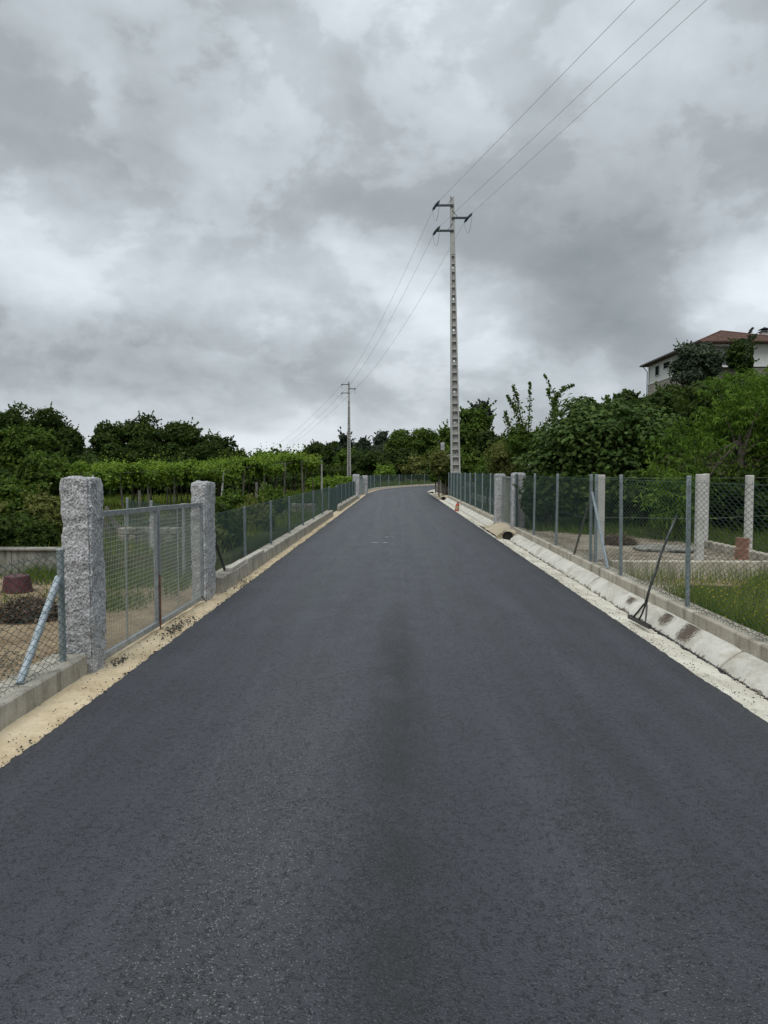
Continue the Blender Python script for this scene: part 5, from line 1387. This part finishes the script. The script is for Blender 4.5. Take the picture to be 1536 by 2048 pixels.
V, Fc, T = merge(parts); obj('crown', npmesh('crown', V - fo, Fc, T), sp, mat=LF_OLIVE, kind='stuff'); obj('stem', lim.mesh('stem', BARK), sp)

# ---- ruin wall with ivy
rw = stone_wall('ivy covered rubble wall of a ruin at the right of the bend', 0, 12.5, 0, -.1, 2.5, .5, .75, .38, nmax=280, name='ruin_wall')
rw.location = (3.05, 60.2, 0); rw.rotation_euler = (0, 0, R_(-89.2))
rw2 = stone_wall('roadside end wall of the ruin facing the camera', 0, .6, 0, -.1, 2.3, .5, .5, .3, nmax=80, name='ruin_wall')
rw2.location = (2.95, 47.6, 0)
for (u, vt, r, Y, lb_, mt) in ((878, 898, 19, 50, 'ivy hanging over the top of the ruin wall', LF_DRYV), (889, 908, 13, 46.5, 'leafy creeper on the near end of the ruin', LF_MID), (880, 903, 18, 46.2, 'pale brownish shrub crowning the ruin left of the tall pole', LF_DRYV), (872, 925, 8, 55, 'trailing ivy down the face of the ruin', LF_MID), (893, 945, 8, 47, 'bush at the foot of the ruin by the fence end', LF_MID)):
    far_tree(u, vt, r, Y, lb_, mt, n=9000, size=.14, nl=30, name='ivy', cat='ivy', vb=975 if r < 12 else 962, spikes=40, r0=.04)
sp_ = granite('stone_chimney', tuple(D(885, 943, 62).xy) + (0,), .34, .4, D(885, 885, 62).z, 'weathered stone chimney stump rising behind the ruin', .03, .15, .12, 40); sp_['category'] = 'chimney'
# inner low wall and fence past the small gate
wall_strip('low_wall', 3.9, 4.05, 27, 40, -.1, .45, KERB, 'low grey wall inside the farther right fence', 'low wall')
fi = fence('inner wire fence with a braced post behind the farther right fence', [(3.98, 27.2), (3.98, 33.4)], .45, 1.05, 1.0, False, -.03, .002)
obj('brace', MB().tube([(0, .1, 1.35), (0, 2.6, .5)], .022, 6).mesh('brace', PIPEM), fi)

# ------------------------------------------------------------------ grass, weeds, gravel, brushwood
def blades(name, x, y, z, h, w_, mat, lean=.35, tint=None):
    n = len(x); a = rng.uniform(0, 6.28, n); dx, dy = np.cos(a), np.sin(a); la = rng.uniform(0, 6.28, n); ll = h * rng.uniform(.1, 1, n) * lean
    b = np.stack([x, y, z], 1); s = np.stack([dx * w_, dy * w_, np.zeros(n)], 1)
    m1 = b + np.stack([np.cos(la) * ll * .35, np.sin(la) * ll * .35, h * .55], 1); tp = b + np.stack([np.cos(la) * ll, np.sin(la) * ll, h], 1)
    V = np.stack([b - s, b + s, m1 + s * .7, m1 - s * .7, tp], 1).reshape(-1, 3)
    fc = np.array([(0, 1, 2), (0, 2, 3), (3, 2, 4)]); Fc = (fc[None] + (np.arange(n) * 5)[:, None, None]).reshape(-1, 3)
    T = np.repeat(np.clip(rng.normal(.5, .22, n), 0, 1) if tint is None else tint, 5)
    return obj(name, npmesh(name, V, Fc, T), kind='stuff', mat=mat)
def rel_at(x, y): return 0
n = 80000
x = rng.uniform(3.2, 9.5, n); y = rng.uniform(4.5, 11.3, n)
pn = np.array([mn.noise(Vector((a * .8, b * .8, 2))) for a, b in zip(x, y)])
keep = (rng.random(n) < np.clip(.8 + pn * 1.6, .25, 1)) & ~((y > 9.6 + .8 * (x - 3.8)) & (rng.random(n) < .85)); x, y, pn = x[keep], y[keep], pn[keep]
h = .06 + .22 * rng.random(len(x)) ** 1.8 + .16 * np.clip(pn, 0, 1) + .12 * (y > 10.6) * rng.random(len(x))
o = blades('meadow_grass', x, y, H(x, y) - .02, h, .0035, GRASSM, .5, np.clip(rng.normal(.60, .24, len(x)) - .35 * pn, 0, 1))
k = rng.choice(len(x), 2600); P = np.stack([x[k] + rng.normal(0, .02, 2600), y[k], H(x[k], y[k]) + h[k] * rng.uniform(.7, 1.05, 2600)], 1)
scatter_stones('yellow_flowers', P, rng.uniform(.007, .014, 2600), YELLOW, flat=.35)
# left yard straw
n = 26000; x = rng.uniform(-9, -2.8, n); y = rng.uniform(4, 11.1, n)
pn = np.array([mn.noise(Vector((a * .9, b * .9, 7))) for a, b in zip(x, y)])
keep = rng.random(n) < np.clip(.4 + pn * 1.8, 0, 1); x, y = x[keep], y[keep]
blades('dry_grass', x, y, H(x, y) - .01, rng.uniform(.01, .06, len(x)), .0035, STRAWM, 3.0)
n = 26000; x = rng.uniform(-8, -2.8, n); y = 11.2 - 3.2 * rng.random(n) ** 1.4
pn = np.array([mn.noise(Vector((a * 1.3, b * 1.3, 17))) for a, b in zip(x, y)]); keep = (rng.random(n) < np.clip(.2 + pn * 2.2, 0, 1)) & ~((x < -4.55) & (x > -5.7) & (y < 10.4)); x, y = x[keep], y[keep]
blades('yard_weeds', x, y, H(x, y) - .01, rng.uniform(.04, .30, len(x)), .0045, GRASSM, .7, np.clip(rng.normal(.35, .2, len(x)), 0, 1))
# field grass behind
n = 38000; y = 11.4 + rng.random(n) ** 1.2 * 50; x = -2.8 - rng.random(n) * (3 + y * .55)
blades('field_grass', x, y, H(x, y) - .02, rng.uniform(.08, .32, n) * (.7 + y / 60), .004 + y * .00035, GRASSM, .6, np.clip(rng.normal(.5, .22, n), 0, 1))
n = 14000; y = rng.uniform(11.6, 21, n); x = 3.25 + rng.random(n) * 7
keep = (y > 17.5 - .9 * (x - 3.05) ** 1.3) ; x, y = x[keep], y[keep]
blades('shade_grass', x, y, H(x, y) - .02, rng.uniform(.06, .3, len(x)), .006, GRASSM, .6, np.clip(rng.normal(.3, .2, len(x)), 0, 1))
n = 9000; y = rng.uniform(55, 110, n); x = np.interp(y, [p[1] for p in LE], [p[0] for p in LE]) - rng.uniform(.7, 5, n)
blades('verge_grass', x, y, H(x, y) - .02, rng.uniform(.2, .7, n), .03, GRASSM, .6)
# gravel
n = 9000; x = rng.uniform(3.17, 6, n); y = rng.uniform(9.2, 17.5, n); keep = (y < 17.6 - .9 * np.maximum(x - 3.05, 0) ** 1.3) & ((y > 11.4) | ((x < 4.0) & (rng.random(n) < .5))); x, y = x[keep], y[keep]
scatter_stones('gravel', np.stack([x, y, H(x, y) + .012], 1), rng.uniform(.006, .018, len(x)), GRAVELM)
n = 5200; x = rng.uniform(-5.2, -2.77, n); y = rng.uniform(2.5, 6.6, n); keep = (x > -3.9 + .3 * np.sin(y * 2)) ; x, y = x[keep], y[keep]
scatter_stones('yard_gravel', np.stack([x, y, H(x, y) + .012], 1), rng.uniform(.006, .018, len(x)), GRAVELM)
n = 1500; x = rng.choice([3.09, 3.13], n) + rng.normal(0, .02, n); y = rng.uniform(4, 18.8, n)
scatter_stones('plinth_grit', np.stack([x, y, np.full(n, .204)], 1), rng.uniform(.003, .008, n), GRAVELM)
# brushwood heap
def twigs(name, label, cx, cy, z, R, n, mat, L=.16):
    t = thing(name, label, 'brushwood', (cx, cy, z)); parts = []
    pos = rdir(n) * (rng.random(n) ** .4)[:, None] * np.array([R, R * .8, R * .6]); pos[:, 2] = np.abs(pos[:, 2])
    d = rdir(n); d[:, 2] *= .6; b = pos + d * (L * rng.uniform(.3, 1, n))[:, None]
    V, Fc = tubes_np(np.stack([pos, b], 1), .003, 3)
    me = npmesh('twigs', V, Fc, np.repeat(rng.random(n), 6)); obj('twigs', me, t, mat=mat, kind='stuff')
    p2_ = pos + d * L * .4; V, Fc, T = leaf_geo(p2_, rdir(n), .03 * rng.uniform(.6, 1.5, n), 'kite', rng.random(n))
    obj('dead_leaves', npmesh('dead_leaves', V, Fc, T), t, mat=mat, kind='stuff')
twigs('brush_heap', 'heap of dry brown cuttings behind the knee-high fence on the left', -4.0, 8.1, .0, .36, 4200, DEADM)
twigs('dead_bush', 'small dead brown bush in the yard behind the right fence', 4.15, 14.2, .2, .34, 2600, DEADM, .2)
